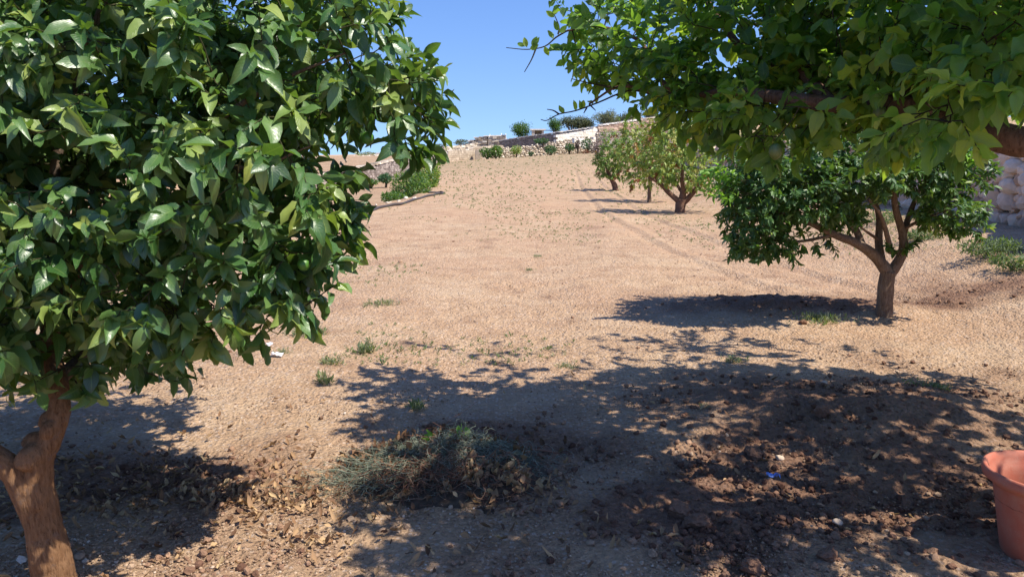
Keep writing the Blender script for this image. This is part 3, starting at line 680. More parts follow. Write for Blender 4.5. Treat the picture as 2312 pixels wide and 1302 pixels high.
# ------------------------------------------------------------------ LEMON TREE (overhead, right)
lb = np.array([2.75, 2.9, 0.0]); lb[2] = float(gz(lb[0], lb[1]))
lt = empty("lemon_tree", lb, "citrus tree reaching in from the right with broad yellow green leaves overhead, seen from below", "lemon tree")
limb_l = [([lb + [0, 0, -.05], lb + [-.03, .02, .5], lb + [-.10, .0, 1.0], lb + [-.2, 0, 1.3]], .10, .085),
          ([lb + [-.2, 0, 1.25], P(2420, 345, 2.75), P(2290, 318, 2.8), P(2180, 290, 2.95), P(2030, 240, 3.1), P(1880, 235, 3.3), P(1720, 215, 3.5), P(1640, 205, 3.7)], .075, .022),
          ([P(2180, 290, 2.95), P(2060, 215, 3.2), P(1980, 225, 3.4), P(1900, 300, 3.6)], .035, .012),
          ([P(1880, 235, 3.3), P(1790, 150, 3.6), P(1700, 130, 3.9), P(1620, 40, 4.2), P(1550, -80, 4.4)], .03, .012),
          ([P(1640, 205, 3.7), P(1560, 215, 3.95), P(1500, 190, 4.15), P(1470, 140, 4.3), P(1440, 90, 4.5), P(1350, 60, 4.6), P(1280, 70, 4.6)], .02, .006),
          ([P(1560, 215, 3.95), P(1480, 210, 4.2), P(1400, 195, 4.3), P(1330, 235, 4.4)], .015, .005),
          ([lb + [-.2, 0, 1.25], lb + [-.5, .2, 1.8], lb + [-.9, .5, 2.4], lb + [-1.2, .8, 2.9]], .06, .02),
          ([lb + [-.2, 0, 1.25], lb + [.1, .6, 1.9], lb + [.0, 1.3, 2.4], lb + [-.3, 2.0, 2.7]], .06, .02),
          ([lb + [-.5, .2, 1.8], lb + [-.9, -.1, 2.3], lb + [-1.3, -.1, 2.7]], .035, .012),
          ([lb + [-.9, .5, 2.4], lb + [-1.4, 1.0, 2.6], lb + [-1.9, 1.3, 2.7]], .025, .01),
          ([lb + [.1, .6, 1.9], lb + [.7, .8, 2.3], lb + [1.2, 1.0, 2.6]], .04, .012)]
tree_mesh_wood("trunk", limb_l[:1], M['bark_lemon'], lt, 18, .08)
tree_mesh_wood("limb", limb_l[1:], M['bark_lemon'], lt, 12, .08)
BL = blobs_px([(1380, 90, 4.5, 110, 100, .4, 2.2), (1480, 110, 4.3, 120, 130, .55, 1.8), (1600, 170, 4.0, 130, 130, .55, 1.3), (1400, 190, 4.4, 60, 50, .3, 2.5), (1700, 90, 4.0, 180, 140, .6), (1580, 260, 3.6, 70, 60, .3, 2.2), (1690, 290, 3.3, 90, 60, .35, 1.2), (1640, 335, 3.2, 60, 30, .2),
               (1850, 230, 3.4, 150, 110, .5), (1900, 60, 3.7, 220, 140, .7), (1850, 310, 3.5, 140, 40, .35), (2050, 240, 3.2, 150, 90, .5), (2060, 60, 3.2, 200, 130, .6), (2230, 100, 2.5, 130, 150, .35, 1.2), (2200, 260, 2.3, 130, 55, .25, 1.3), (2100, 300, 2.5, 90, 45, .3),
               (2250, 200, 2.2, 90, 80, .25), (1320, 160, 4.5, 45, 45, .2, 1.5), (1460, 210, 4.3, 70, 40, .25, 2), (1290, 60, 4.6, 40, 50, .2, 1.2), (2330, 330, 2.4, 60, 40, .2), (1970, 330, 3.6, 90, 30, .3)])
BL += [((1.1, 3.9, 2.95), (.85, .9, .45)), ((2.0, 3.6, 3.1), (1.0, 1.0, .5)), ((1.6, 4.9, 2.9), (1.1, .8, .5)), ((2.8, 4.7, 2.9), (1.1, 1.0, .7)), ((3.6, 3.6, 2.7), (.9, 1.2, .8)), ((2.0, 2.6, 2.9), (.9, .6, .4)), ((1.65, 2.1, 2.85), (.7, .5, .4), 1.5), ((3.2, 5.4, 2.4), (.9, .7, .6)), ((2.6, 2.0, 2.6), (.8, .6, .5)), ((3.8, 4.8, 2.2), (.7, .8, .7))]
pts, outs = blob_points(BL, 4700, 0.5)
def rule(u, v, p):
    vis = (v > -10) & (u < 2330) & (u > 0)
    ul = np.interp(v, [-200, 0, 60, 120, 180, 260, 300, 330], [1235, 1275, 1272, 1300, 1340, 1415, 1520, 1580])
    vb = np.interp(u, [1270, 1400, 1500, 1560, 1650, 1800, 1950, 2100, 2312], [145, 195, 235, 285, 325, 320, 310, 303, 312])
    us, vs = sun_px(p)
    vt = np.interp(us, [0, 590, 700, 900, 1050, 1150, 1300, 1450, 1600, 1800, 2000, 2150, 2312, 2700], [975, 965, 945, 912, 893, 862, 848, 822, 825, 825, 838, 835, 865, 895])
    ul2 = np.interp(vs, [850, 930, 960, 1000, 1050, 1100, 1150, 1200, 1302, 1500], [600, 610, 660, 720, 760, 780, 730, 870, 880, 900])
    sh = (vs > vt) & (us > ul2)
    sh = sh | (vis & (U(0, 1, len(u)) < .35)) | (U(0, 1, len(u)) < .02)
    sh = sh & (vis | (U(0, 1, len(u)) < .86))
    return sh & (~vis | ((u > ul) & (v < vb))) & (p[:, 1] > 1.6) & ((p[:, 0] > .95) | (p[:, 1] > 3.6)) & ~((v < 0) & (u > 850) & (u < 1230) & (p[:, 2] < 2.5))
pts, outs = clip_px(pts, outs, rule)
paths, ends = grow_tree(limb_l, pts, outs, 0.12, step=.14, maxr=.012)
T = Tubes()
for q, r in paths: T.add(q, r, 5)
T.build("twigs", M['twig_dark'], lt)
b, d, nn, ci = twig_leaves(ends, 9, .09, up=.8, droop=.35, spread=.9)
# leaves near the camera are left out where they would hang into the open view
n = len(b); ctint = R.normal(.42, .28, ci.max() + 1)[ci]
tint = np.clip(ctint + R.normal(0, .16, n), 0, .97); L = U(.055, .11, n)
leaves("crown", b, d, nn, L, L * U(.46, .6, n), tint, M['lemon_leaf'], lt, 2, .28, .25, wave=.35)
print("lemon leaves", n)
# nearly bare twigs against the sky
T = Tubes(); E = []
for s in [[P(1280, 70, 4.6), P(1255, 85, 4.6), P(1230, 105, 4.6), P(1190, 112, 4.6), P(1143, 108, 4.6)], [P(1210, 110, 4.6), P(1200, 135, 4.6), P(1184, 163, 4.6)], [P(1260, 78, 4.6), P(1262, 60, 4.6), P(1250, 30, 4.6)],
          [P(1480, 215, 4.2), P(1420, 205, 4.3), P(1350, 232, 4.35), P(1300, 250, 4.35), P(1262, 258, 4.35), P(1235, 272, 4.35), P(1221, 270, 4.35)], [P(1262, 258, 4.35), P(1250, 250, 4.35), P(1235, 247, 4.35)], [P(1325, 243, 4.35), P(1318, 256, 4.35)], [P(1400, 200, 4.3), P(1340, 190, 4.3), P(1290, 178, 4.3)],
          [P(1330, 235, 4.4), P(1345, 250, 4.4)]]:
    a = catmull(s, 4); T.add(a, np.linspace(.0055, .0022, len(a)), 6); E.append(a)
T.build("bare_twig", M['twig_dark'], lt)
bb = []; dd = []; n2 = []
for (u, v, du, dv) in [(1190, 108, -8, -25), (1200, 105, 15, -22), (1195, 112, 20, -8), (1205, 108, 5, -25), (1185, 106, -18, -8), (1230, 104, 5, 22), (1240, 100, 18, 12), (1272, 258, -6, -22), (1300, 250, -3, -24), (1308, 248, 6, -26), (1313, 247, 8, -22), (1340, 236, -15, -15), (1345, 235, 8, -25), (1250, 90, -12, -22), (1262, 70, -14, -16), (1262, 75, 16, -14), (1252, 40, -14, -12), (1250, 35, 12, -18), (1335, 190, -10, 14), (1310, 183, -16, 8)]:
    bb.append(P(u, v, 4.5)); dd.append([du, R.normal(0, 9), -dv]); n2.append([R.normal(0, .5), -1, R.normal(.3, .4)])
leaves("sparse_leaves", np.array(bb), np.array(dd, float), np.array(n2), .065, .032, U(.4, .95, len(bb)), M['lemon_leaf'], lt, 2, .2, .2, wave=.2)
for u, v, D, r in [(1751, 342, 3.0, .026), (1985, 255, 3.0, .024)]: fruit(u, v, D, r, M['yellow_fruit'], lt, 1.2)

# ------------------------------------------------------------------ FORKED CITRUS (middle right)
D1 = float(G(1995, 716)[1]); mb = G(1995, 716)
mt = empty("citrus_tree", mb, "small citrus tree with a short forked bare trunk and a low wide dark green crown", "citrus tree")
limb_m = [([mb + [0, 0, -.06], P(1997, 690, D1), P(2000, 645, D1), P(2006, 612, D1)], .08, .068),
          ([P(2008, 620, D1), P(1975, 578, D1), P(1932, 548, D1 - .05), P(1885, 530, D1 - .1), P(1820, 500, D1 - .1), P(1750, 480, D1 - .1), P(1690, 470, D1 - .1)], .062, .012),
          ([P(1950, 562, D1), P(1928, 512, D1 + .05), P(1890, 482, D1 + .1), P(1830, 460, D1 + .1), P(1760, 420, D1 + .1)], .04, .01),
          ([P(1990, 595, D1), P(1984, 545, D1 + .1), P(1985, 490, D1 + .15), P(1968, 440, D1 + .2), P(1940, 390, D1 + .2)], .045, .014),
          ([P(2006, 625, D1), P(2036, 575, D1), P(2038, 530, D1), P(2022, 470, D1 - .05), P(2018, 400, D1 - .1), P(2025, 345, D1 - .1)], .055, .016),
          ([P(2012, 570, D1), P(2000, 520, D1 - .1), P(1985, 480, D1 - .2), P(1960, 450, D1 - .25)], .028, .010),
          ([P(2036, 540, D1), P(2055, 480, D1 + .1), P(2080, 420, D1 + .2), P(2110, 370, D1 + .25)], .035, .010),
          ([P(2034, 520, D1), P(2070, 502, D1), P(2110, 485, D1), P(2150, 470, D1)], .02, .007),
          ([P(1990, 545, D1 + .1), P(1960, 525, D1), P(1925, 500, D1 - .1)], .018, .008),
          ([P(1885, 530, D1 - .1), P(1800, 545, D1 - .1), P(1730, 535, D1 - .1)], .018, .008)]
tree_mesh_wood("trunk", limb_m[:1], M['bark_grey'], mt, 20, .08)
tree_mesh_wood("limb", limb_m[1:], M['bark_grey'], mt, 12, .09)
BM = blobs_px([(1760, 430, D1, 120, 75, .55), (1700, 500, D1 - .1, 62, 55, .4), (1722, 555, D1 - .15, 70, 30, .3, 1.5), (1850, 430, D1, 120, 62, .6), (1950, 400, D1, 110, 50, .6), (1700, 400, D1, 75, 55, .4), (2080, 400, D1, 90, 60, .5), (2170, 390, D1, 60, 42, .4),
               (2140, 480, D1 - .2, 58, 30, .3, 1.8), (2180, 510, D1 - .2, 28, 20, .15), (1830, 540, D1 - .1, 50, 14, .2), (1800, 350, D1 + .1, 130, 50, .5), (1960, 340, D1 + .1, 140, 45, .5), (2100, 335, D1 + .1, 100, 40, .4), (1900, 480, D1 + .3, 60, 35, .25, .8), (1665, 440, D1, 40, 40, .25)])
pts, outs = blob_points(BM, 1700, 0.72)
pts, outs = clip_px(pts, outs, lambda u, v, p: (u > 1640) & (u < 2235) & ~((u > 1945) & (v > 435) & (u < 2070)) & (v < 575))
paths, ends = grow_tree(limb_m, pts, outs, 0.10, step=.12, maxr=.012)
T = Tubes()
for q, r in paths: T.add(q, r, 5)
for s in [[P(2030, 575, D1 - .05), P(2040, 562, D1 - .12), P(2055, 556, D1 - .16)], [P(2030, 580, D1 - .05), P(2015, 560, D1 - .14), P(2002, 556, D1 - .18)], [P(2040, 570, D1 - .05), P(2060, 548, D1 - .1), P(2075, 545, D1 - .1)]]:
    a = catmull(s, 4); T.add(a, np.linspace(.004, .002, len(a)), 5)
    for _ in range(2): ends.append((a[0], a[-2], a[-1], nrm(a[-1] - a[0])))
T.build("twigs", M['twig'], mt)
b, d, nn, ci = twig_leaves(ends, 11, .07, up=.6, droop=.3, spread=.9)
n = len(b); ctint = R.normal(.45, .17, ci.max() + 1)[ci]; L = U(.05, .085, n)
leaves("crown", b, d, nn, L, L * U(.4, .5, n), np.clip(ctint + R.normal(0, .15, n), 0, .97), M['citrus_leaf'], mt, 1, .3, .25)
print("mid leaves", n)
# light green young shoots of this tree, at its left edge
E3 = []; T = Tubes(); Dy = D1 - .3
for q in [[P(1700, 440, Dy), P(1650, 425, Dy), P(1610, 410, Dy)], [P(1700, 420, Dy), P(1640, 395, Dy), P(1590, 385, Dy)], [P(1690, 440, Dy), P(1650, 440, Dy), P(1625, 435, Dy)], [P(1700, 410, Dy), P(1650, 400, Dy), P(1630, 380, Dy)], [P(2160, 400, Dy), P(2190, 360, Dy), P(2215, 350, Dy)], [P(2120, 380, Dy), P(2150, 355, Dy), P(2170, 345, Dy)]]:
    a = catmull(q, 4); T.add(a, np.linspace(.005, .002, len(a)), 5)
    for z_ in range(2): E3.append((a[1], a[-2] + R.normal(0, .04, 3), a[-1] + R.normal(0, .06, 3), np.array([-.2, -.3, .1])))
T.build("young_twig", M['twig'], mt)
b, d, nn, ci = twig_leaves(E3, 16, .08, up=.9, droop=.4, spread=.8); n = len(b)
leaves("young_leaves", b, d, nn, U(.06, .09, n), .036, U(0, 1, n), M['young_leaf'], mt, 1, .25, .25)
# light green shoots hanging from the lemon tree
E2 = []; T = Tubes()
for s in [[P(2070, 350, D1 - 3.0), P(2010, 362, D1 - 3.05), P(1950, 378, D1 - 3.1), P(1925, 385, D1 - 3.1)], [P(2060, 352, D1 - 3.0), P(2000, 380, D1 - 3.05), P(1960, 392, D1 - 3.1)], [P(2100, 345, D1 - 3), P(2060, 362, D1 - 3.1)]]:
    a = catmull(s, 4); T.add(a, np.linspace(.004, .0015, len(a)), 5); E2.append((a[0], a[-2], a[-1], np.array([0, -.3, .1])))
T.build("young_twig", M['twig'], lt)
b, d, nn, ci = twig_leaves(E2, 13, .07, up=.9, droop=.55, spread=.6); n = len(b)
leaves("young_leaves", b, d, nn, U(.05, .075, n), .028, U(0, 1, n), M['young_leaf'], lt, 2, .25, .25, wave=.1)

# ------------------------------------------------------------------ simple growth: shrubs and far trees
def foliage(name, blobs, n, L, mat, parent, detail=0, tlo=0.0, thi=1.0, droop=0.0, shell=.8, aspect=.45, clump=0):
    p, o = blob_points(blobs, n, shell)
    if clump:
        m = len(p); k = np.repeat(np.arange(m), clump); o = o[k]; p = p[k] + R.normal(0, L * .9, (m * clump, 3)); ct = R.normal(0, .14, m)[k]
    else: ct = 0
    d = o * .6 + R.normal(0, .6, p.shape) + np.array([0, 0, .25 - droop]); nn = o * .8 + R.normal(0, .5, p.shape) + np.array([0, 0, .5])
    m = len(p); LL = L * U(.6, 1.3, m)
    return leaves(name, p, d, nn, LL, LL * aspect * U(.8, 1.2, m), np.clip(U(tlo, thi, m) + ct, 0, 1), mat, parent, detail, .2, .2)

def small_tree(name, label, cat, group, base, limbs, blobs, n, L, mat, bark, per=9, droop=.3, aspect=.3, tmean=.5, tsd=.25, red=0.0):
    root = empty(name, base, label, cat, group)
    tree_mesh_wood("trunk", limbs, bark, root, 12, .1)
    pts, outs = blob_points(blobs, n, .7); paths, ends = grow_tree(limbs, pts, outs, .16, step=.2, maxr=.02, tipr=.0025)
    T = Tubes()
    for q, r in paths: T.add(q, r, 4)
    T.build("twigs", M['twig_dark'], root)
    b, d, nn, ci = twig_leaves(ends, per, L, up=.4, droop=droop, spread=.7); m = len(b)
    ct = R.normal(tmean, tsd * .7, ci.max() + 1); ct[U(0, 1, len(ct)) < red] = .97
    LL = L * U(.7, 1.2, m)
    t = ct[ci] + R.normal(0, tsd * .5, m) * (ct[ci] < .9); t = np.where((ct[ci] < .9), np.minimum(t, .87), t)
    leaves("crown", b, d, nn, LL, LL * aspect, np.clip(t, 0, 1), mat, root, 1, .25, .3)
    return root
pb = G(1535, 481); Dp = pb[1]
small_tree("peach_tree", "nearest of the yellowing fruit trees on the field, thick trunk dividing low in a V", "peach tree", "yellowing fruit trees", pb,
    [([pb + [0, 0, -.1], P(1536, 465, Dp), P(1538, 450, Dp)], .15, .13), ([P(1536, 462, Dp), P(1556, 445, Dp), P(1572, 425, Dp), P(1590, 395, Dp)], .10, .04), ([P(1536, 458, Dp), P(1510, 435, Dp), P(1490, 415, Dp), P(1465, 400, Dp - .2)], .085, .03),
     ([P(1538, 455, Dp), P(1543, 430, Dp), P(1540, 400, Dp), P(1545, 350, Dp)], .10, .03), ([P(1543, 440, Dp), P(1525, 410, Dp + .3), P(1505, 370, Dp + .4)], .05, .02)],
    blobs_px([(1500, 350, Dp, 55, 60, .9), (1560, 360, Dp, 60, 60, 1.0), (1540, 300, Dp, 60, 45, .8), (1480, 390, Dp, 40, 28, .5), (1600, 395, Dp, 40, 35, .7), (1550, 410, Dp, 45, 18, .5), (1500, 300, Dp, 35, 40, .5)]), 500, .12, M['peach_leaf'], M['bark_lemon'], 12, .8, .36, .68, .22, .0)
pb2 = G(1466, 456); Dp2 = pb2[1]
small_tree("peach_tree", "thin straight trunked fruit tree behind the V trunk tree, with wispy dry top shoots", "peach tree", "yellowing fruit trees", pb2,
    [([pb2 + [0, 0, -.1], P(1466, 435, Dp2), P(1469, 405, Dp2), P(1468, 370, Dp2), P(1455, 320, Dp2)], .075, .025), ([P(1469, 405, Dp2), P(1440, 370, Dp2), P(1420, 330, Dp2)], .05, .02), ([P(1469, 400, Dp2), P(1490, 350, Dp2), P(1500, 290, Dp2)], .05, .02)],
    blobs_px([(1430, 350, Dp2, 40, 45, .9), (1470, 350, Dp2, 45, 50, .9), (1425, 310, Dp2, 20, 38, .5), (1480, 300, Dp2, 40, 35, .6), (1450, 400, Dp2, 40, 22, .6), (1402, 292, Dp2, 8, 22, .2), (1500, 380, Dp2, 35, 40, .8)]), 420, .125, M['peach_leaf'], M['bark_grey'], 11, .8, .36, .66, .26, .05)
pb3 = G(1390, 431); Dp3 = pb3[1]
small_tree("peach_tree", "farthest fruit tree on the field, small dark leaning trunk and green hanging leaves", "peach tree", "yellowing fruit trees", pb3,
    [([pb3 + [0, 0, -.1], P(1388, 420, Dp3), P(1381, 405, Dp3), P(1372, 385, Dp3), P(1366, 360, Dp3)], .15, .04), ([P(1383, 408, Dp3), P(1400, 385, Dp3), P(1410, 350, Dp3)], .07, .03)],
    blobs_px([(1368, 375, Dp3, 22, 24, .7), (1385, 350, Dp3, 32, 32, .9), (1392, 395, Dp3, 20, 14, .5), (1375, 318, Dp3, 16, 26, .5), (1410, 345, Dp3, 30, 35, .8), (1352, 362, Dp3, 12, 10, .3)]), 380, .13, M['peach_leaf'], M['bark_lemon'], 10, .8, .36, .36, .22, .02)
def bush(name, label, cat, group, u, v, D, a, c, dep, n, L, mat, tlo=0, thi=1, lumps=5, stems=True, shell=.8, aspect=.5, z0=None):
    c0 = P(u, v, D); k = D / F; base = np.array([c0[0], c0[1], c0[2] - c * k]); base[2] = float(gz(base[0], base[1])) if z0 is None else z0
    root = empty(name, base, label, cat, group)
    bl = [(c0, (a * k * .8, dep * .8, c * k * .8))]
    for i in range(lumps):
        an = U(0, 6.3); bl.append((c0 + np.array([cos(an) * a * k * .5, U(-.4, .4) * dep, sin(an) * c * k * .45]), (a * k * .5, dep * .5, c * k * .55)))
    foliage("foliage", bl, n, L, mat, root, 0, tlo, thi, aspect=aspect, shell=shell)
    if stems:
        T = Tubes()
        for i in range(6):
            e = c0 + np.array([U(-.6, .6) * a * k, U(-.4, .4) * dep, U(-.3, .6) * c * k]); T.add(catmull([base + [U(-.05, .05), 0, -.1], (base + e) / 2 + R.normal(0, .05, 3), e], 3), np.linspace(.03, .012, 7) * (1 + D / 80), 5)
        T.build("stems", M['twig_dark'], root)
    return root

# --- the green climbing shrubs on the left bank
bush("bank_shrub", "largest bright green shrub with yellow flowers spilling over the bank beside the black pipe", "shrub", "shrubs on the left bank", 925, 422, 30.5, 52, 36, 1.3, 5200, .10, M['ivy_leaf'], .0, .85, 8)
bush("bank_shrub", "tall yellow topped shrub right behind the big bank shrub, under the hanging orange leaves", "shrub", "shrubs on the left bank", 962, 392, 35, 30, 42, 1.2, 3600, .11, M['ivy_leaf'], .15, 1.0, 6)
bush("bank_shrub", "low green creeper at the near left foot of the big bank shrub, over white stones", "shrub", "shrubs on the left bank", 892, 446, 27.5, 34, 12, .6, 1300, .09, M['ivy_leaf'], .0, .8, 4)
bush("bank_shrub", "yellow flowering shrub on the bank half hidden behind the orange tree", "shrub", "shrubs on the left bank", 690, 478, 18, 42, 20, .6, 1400, .07, M['ivy_leaf'], .2, 1.0, 4)
bush("wall_shrub", "round dark green bush at the foot of the dark terrace wall", "shrub", "bushes below the dark terrace wall", 870, 403, 50, 15, 11, .8, 900, .14, M['shrub_leaf'], 0, .7)
bush("wall_shrub", "low pale green bush left of the round one at the dark terrace wall", "shrub", "bushes below the dark terrace wall", 835, 411, 49, 22, 6, .7, 700, .13, M['ivy_leaf'], 0, .6)
# white stones along the edge and the pipe
hp = [G(u, v) for u, v in [(560, 560), (700, 515), (760, 500), (820, 485), (868, 468), (910, 461), (955, 447), (985, 440), (1001, 438), (995, 436), (968, 437)]]
hp = [h + np.array([0, 0, .03]) for h in hp]
T = Tubes(); pp = catmull(hp, 8); pp[:, 2] += 0.012 * np.sin(np.arange(len(pp)) * .9); T.add(pp, np.full(len(pp), .042), 8)
o = T.build("irrigation_pipe", M['hose'], None, origin=hp[3]); tag(o, "long black plastic pipe lying along the left edge of the field", "pipe")
lst = [(u, float(np.interp(u, [560, 640, 700, 760, 800, 830, 868, 895, 930, 960], [548, 518, 504, 489, 478, 471, 460, 456, 452, 446]))) for u in range(560, 950, 17)]
for i, (u, v) in enumerate(lst):
    u += R.normal(0, 5); v += R.normal(0, 2); g = G(u, v); r = .04 + .085 * R.power(.6)
    o = rocks("edging_stone", np.array([[g[0], g[1], g[2] + r * .3]]), np.array([r]), .75, M['stone_pale'], None, 2, np.array([U(.7, 1)]), origin=g)
    tag(o, "white stone in the broken row between the black pipe and the lower terrace", "stone", "white stones along the edge of the field")

# ------------------------------------------------------------------ WALLS
def box_stones(rows, frac_in=.0):
    return rows
def drystone(name, label, prof, mats, sw, sh, thick=.5, group=None, cap=None, jit=.12, split=None, gapc=True, cat="stone wall", tl=(0, 1)):
    """prof: list of (u, v_top, v_bottom, D); courses of separate, irregular blocks over a dark core"""
    tops = np.array([P(u, vt, D) for u, vt, vb, D in prof]); bots = np.array([P(u, vb, D) for u, vt, vb, D in prof])
    xy = (tops[:, :2] + bots[:, :2]) / 2; zt = tops[:, 2]; zb = bots[:, 2]
    seg = np.linalg.norm(np.diff(xy, axis=0), axis=1); S = np.concatenate([[0], np.cumsum(seg)]); tot = S[-1]
    org = np.array([xy[0][0], xy[0][1], zb[0]])
    root = empty(name, org, label, cat, group); root["kind"] = "thing"
    def at(s): return np.array([np.interp(s, S, xy[:, 0]), np.interp(s, S, xy[:, 1])])
    V = []; Fc = []; tint = []; cnt = 0
    cube = np.array([[x, y, z] for z in (-1, 1) for y in (-1, 1) for x in (-1, 1)], float)
    fq = np.array([[0, 2, 3, 1], [4, 5, 7, 6], [0, 1, 5, 4], [2, 6, 7, 3], [0, 4, 6, 2], [1, 3, 7, 5]])
    hmax = max(zt - zb); rows = int(hmax / sh) + 1
    for r in range(-1, rows):
        s = -U(0, sw)
        while s < tot:
            w = sw * U(.55, 1.55); sm = s + w / 2; s += w
            if sm < 0 or sm > tot: continue
            b0 = np.interp(sm, S, zb); t0 = np.interp(sm, S, zt); z = b0 + (r + .5) * sh
            if z + sh * .3 > t0: continue
            hh = sh * U(.85, 1.08); 
            if z + hh * 1.2 > t0: hh = max(.05, (t0 - z + sh * .5)); z = t0 - hh / 2 
            p = at(sm); q = at(min(sm + .05, tot)) - at(max(sm - .05, 0)); tx = q / (np.linalg.norm(q) + 1e-9); nx = np.array([-tx[1], tx[0]])
            c = cube.copy() * np.array([w / 2 * .97, thick / 2 * U(.9, 1.06), hh / 2 * .97]); c += R.normal(0, jit * sh * .5, c.shape)
            V.append(np.stack([p[0] + c[:, 0] * tx[0] + c[:, 1] * nx[0], p[1] + c[:, 0] * tx[1] + c[:, 1] * nx[1], z + c[:, 2]], -1)); Fc.append(fq + cnt); cnt += 8; tint.append(np.full(8, U(*tl)))
    mesh("stonework", np.vstack(V), np.vstack(Fc), mats, root, False, {"tint": np.concatenate(tint)})
    # core
    ns = max(2, int(tot / 2) + 1); ss = np.linspace(0.05, tot - .05, ns); V = []; Fc = []
    for i, s in enumerate(ss):
        p = at(s); q = at(min(s + .05, tot)) - at(max(s - .05, 0)); tx = q / (np.linalg.norm(q) + 1e-9); nx = np.array([-tx[1], tx[0]]); h = thick * .40
        for e in (-1, 1):
            for z in (np.interp(s, S, zb) - sh, np.interp(s, S, zt) - sh * .55): V.append([p[0] + nx[0] * h * e, p[1] + nx[1] * h * e, z])
    for i in range(ns - 1):
        a = i * 4; b = a + 4; Fc += [[a, b, b + 1, a + 1], [a + 2, a + 3, b + 3, b + 2], [a + 1, b + 1, b + 3, a + 3]]
    Fc += [[0, 1, 3, 2], [(ns - 1) * 4, (ns - 1) * 4 + 2, (ns - 1) * 4 + 3, (ns - 1) * 4 + 1]]
    mesh("core", np.array(V), np.array(Fc), M['gap'], root, False, {"tint": np.zeros(len(V))})
    if cap:
        V = []; Fc = []; tint = []; cnt = 0; s = 0
        while s < tot:
            w = cap[1] * U(.7, 1.3); sm = s + w / 2; s += w
            if sm > tot: break
            p = at(sm); q = at(min(sm + .05, tot)) - at(max(sm - .05, 0)); tx = q / (np.linalg.norm(q) + 1e-9); nx = np.array([-tx[1], tx[0]])
            c = cube * np.array([w / 2 * .98, thick / 2 + .06, cap[2] / 2]) + R.normal(0, .02, (8, 3))
            V.append(np.stack([p[0] + c[:, 0] * tx[0] + c[:, 1] * nx[0], p[1] + c[:, 0] * tx[1] + c[:, 1] * nx[1], np.interp(sm, S, zt) + cap[2] / 2 + c[:, 2] + .01], -1)); Fc.append(fq + cnt); cnt += 8; tint.append(np.full(8, U(0, 1)))
        mesh("coping", np.vstack(V), np.vstack(Fc), M[cap[0]], root, False, {"tint": np.concatenate(tint)})
    return root

# lower left: dark wall running away, pale walls above it
drystone("terrace_wall", "dark wall, shade put into its stone colour, below the field on the left, rising away behind the green shrubs", [(640, 408, 430, 46), (770, 388, 418, 52), (850, 371, 415, 60), (920, 356, 405, 69), (985, 345, 395, 80)], M['stone_dark'], .32, .17, .5, "dry stone walls", cap=('stone_pale', .5, .12), jit=.12)
drystone("terrace_wall", "smooth pale low wall on the far left just above the dark wall", [(600, 380, 396, 74), (770, 369, 390, 80), (862, 362, 384, 85)], M['stone_white'], 1.0, .5, .5, "dry stone walls", jit=.05)
drystone("terrace_wall", "long rubbly pale wall on the far left skyline under dry shrubs", [(600, 366, 386, 86), (800, 353, 379, 92), (900, 346, 372, 96), (965, 340, 368, 100)], M['stone_pale'], .32, .2, .5, "dry stone walls", jit=.35)
drystone("garden_wall", "pale block with flat top on the far left skyline beside dry grass", [(850, 345, 360, 104), (871, 344, 360, 104)], M['stone_white'], .6, .3, 1.2, "dry stone walls")
drystone("terrace_wall", "upper stepped pale wall crossing behind the gateway", [(930, 342, 352, 110), (958, 337, 352, 112), (1060, 325, 346, 119), (1075, 322, 346, 120)], M['stone_pale'], .42, .24, .6, "dry stone walls", jit=.2)
drystone("garden_wall", "coursed beige wall closing the field between the two gateposts", [(1010, 341, 366, 101), (1075, 338, 364, 105)], M['stone_pale'], .55, .28, .4, "dry stone walls", jit=.08, tl=(.1, .5))
drystone("terrace_wall", "beige wall below the stepped ruin right of the gateway", [(940, 348, 372, 102), (1006, 340, 368, 105), (1075, 331, 362, 109), (1136, 328, 360, 112)], M['stone_pale'], .5, .24, .6, "dry stone walls", jit=.2)
drystone("ruined_hut", "stepped pile of pale dry stone blocks left of the long dark wall", [(1062, 326, 342, 122.5), (1074, 313, 342, 122.3), (1104, 309, 340, 122), (1143, 307, 338, 122)], M['stone_pale'], .45, .26, 3.0, "dry stone walls", jit=.2, cap=('stone_white', .8, .15), cat="stone hut")
for u, h, lab in ((1106, 6, 'short white post standing alone on the left half of the stepped stone ruin'), (1132, 8, 'short white post near the right end of the stepped ruin, inner one of two'), (1142, 7, 'short white post at the very right corner of the stepped stone ruin')):
    T = Tubes(); a = P(u, 309, 121.5); b_ = P(u, 309 - h, 121.5); T.add(np.array([a - [0, 0, .3], (a + b_) / 2, b_]), [.06, .06, .05], 6)
    o = T.build("short_post", M['white'], None, origin=a); tag(o, lab, "post", "white posts on the ruin")
drystone("garden_wall", "long dark purplish wall with a pale coping below the skyline trees", [(1130, 319, 342, 119), (1180, 311, 338, 115), (1256, 301, 332, 109.5), (1262, 300, 331, 109)], M['stone_dark'], .34, .18, .5, "dry stone walls", cap=('stone_white', .8, .14), jit=.18, tl=(0, .7))
drystone("garden_wall", "narrow dark wall strip with pale coping above the bright cream wall", [(1256, 300, 316, 121), (1345, 288, 308, 121)], M['stone_dark'], .34, .18, .5, "dry stone walls", cap=('stone_white', .8, .14), jit=.18, tl=(0, .7))
drystone("garden_wall", "bright cream wall section right of the dark wall", [(1255, 305, 330, 105.5), (1300, 298, 328, 109), (1345, 290, 326, 112)], M['stone_white'], .6, .3, .5, "dry stone walls", jit=.08)
drystone("garden_wall", "bright cream taller end of the wall above the fruit trees", [(1335, 288, 318, 112), (1352, 285, 318, 114)], M['stone_white'], .6, .3, .8, "dry stone walls", jit=.06)
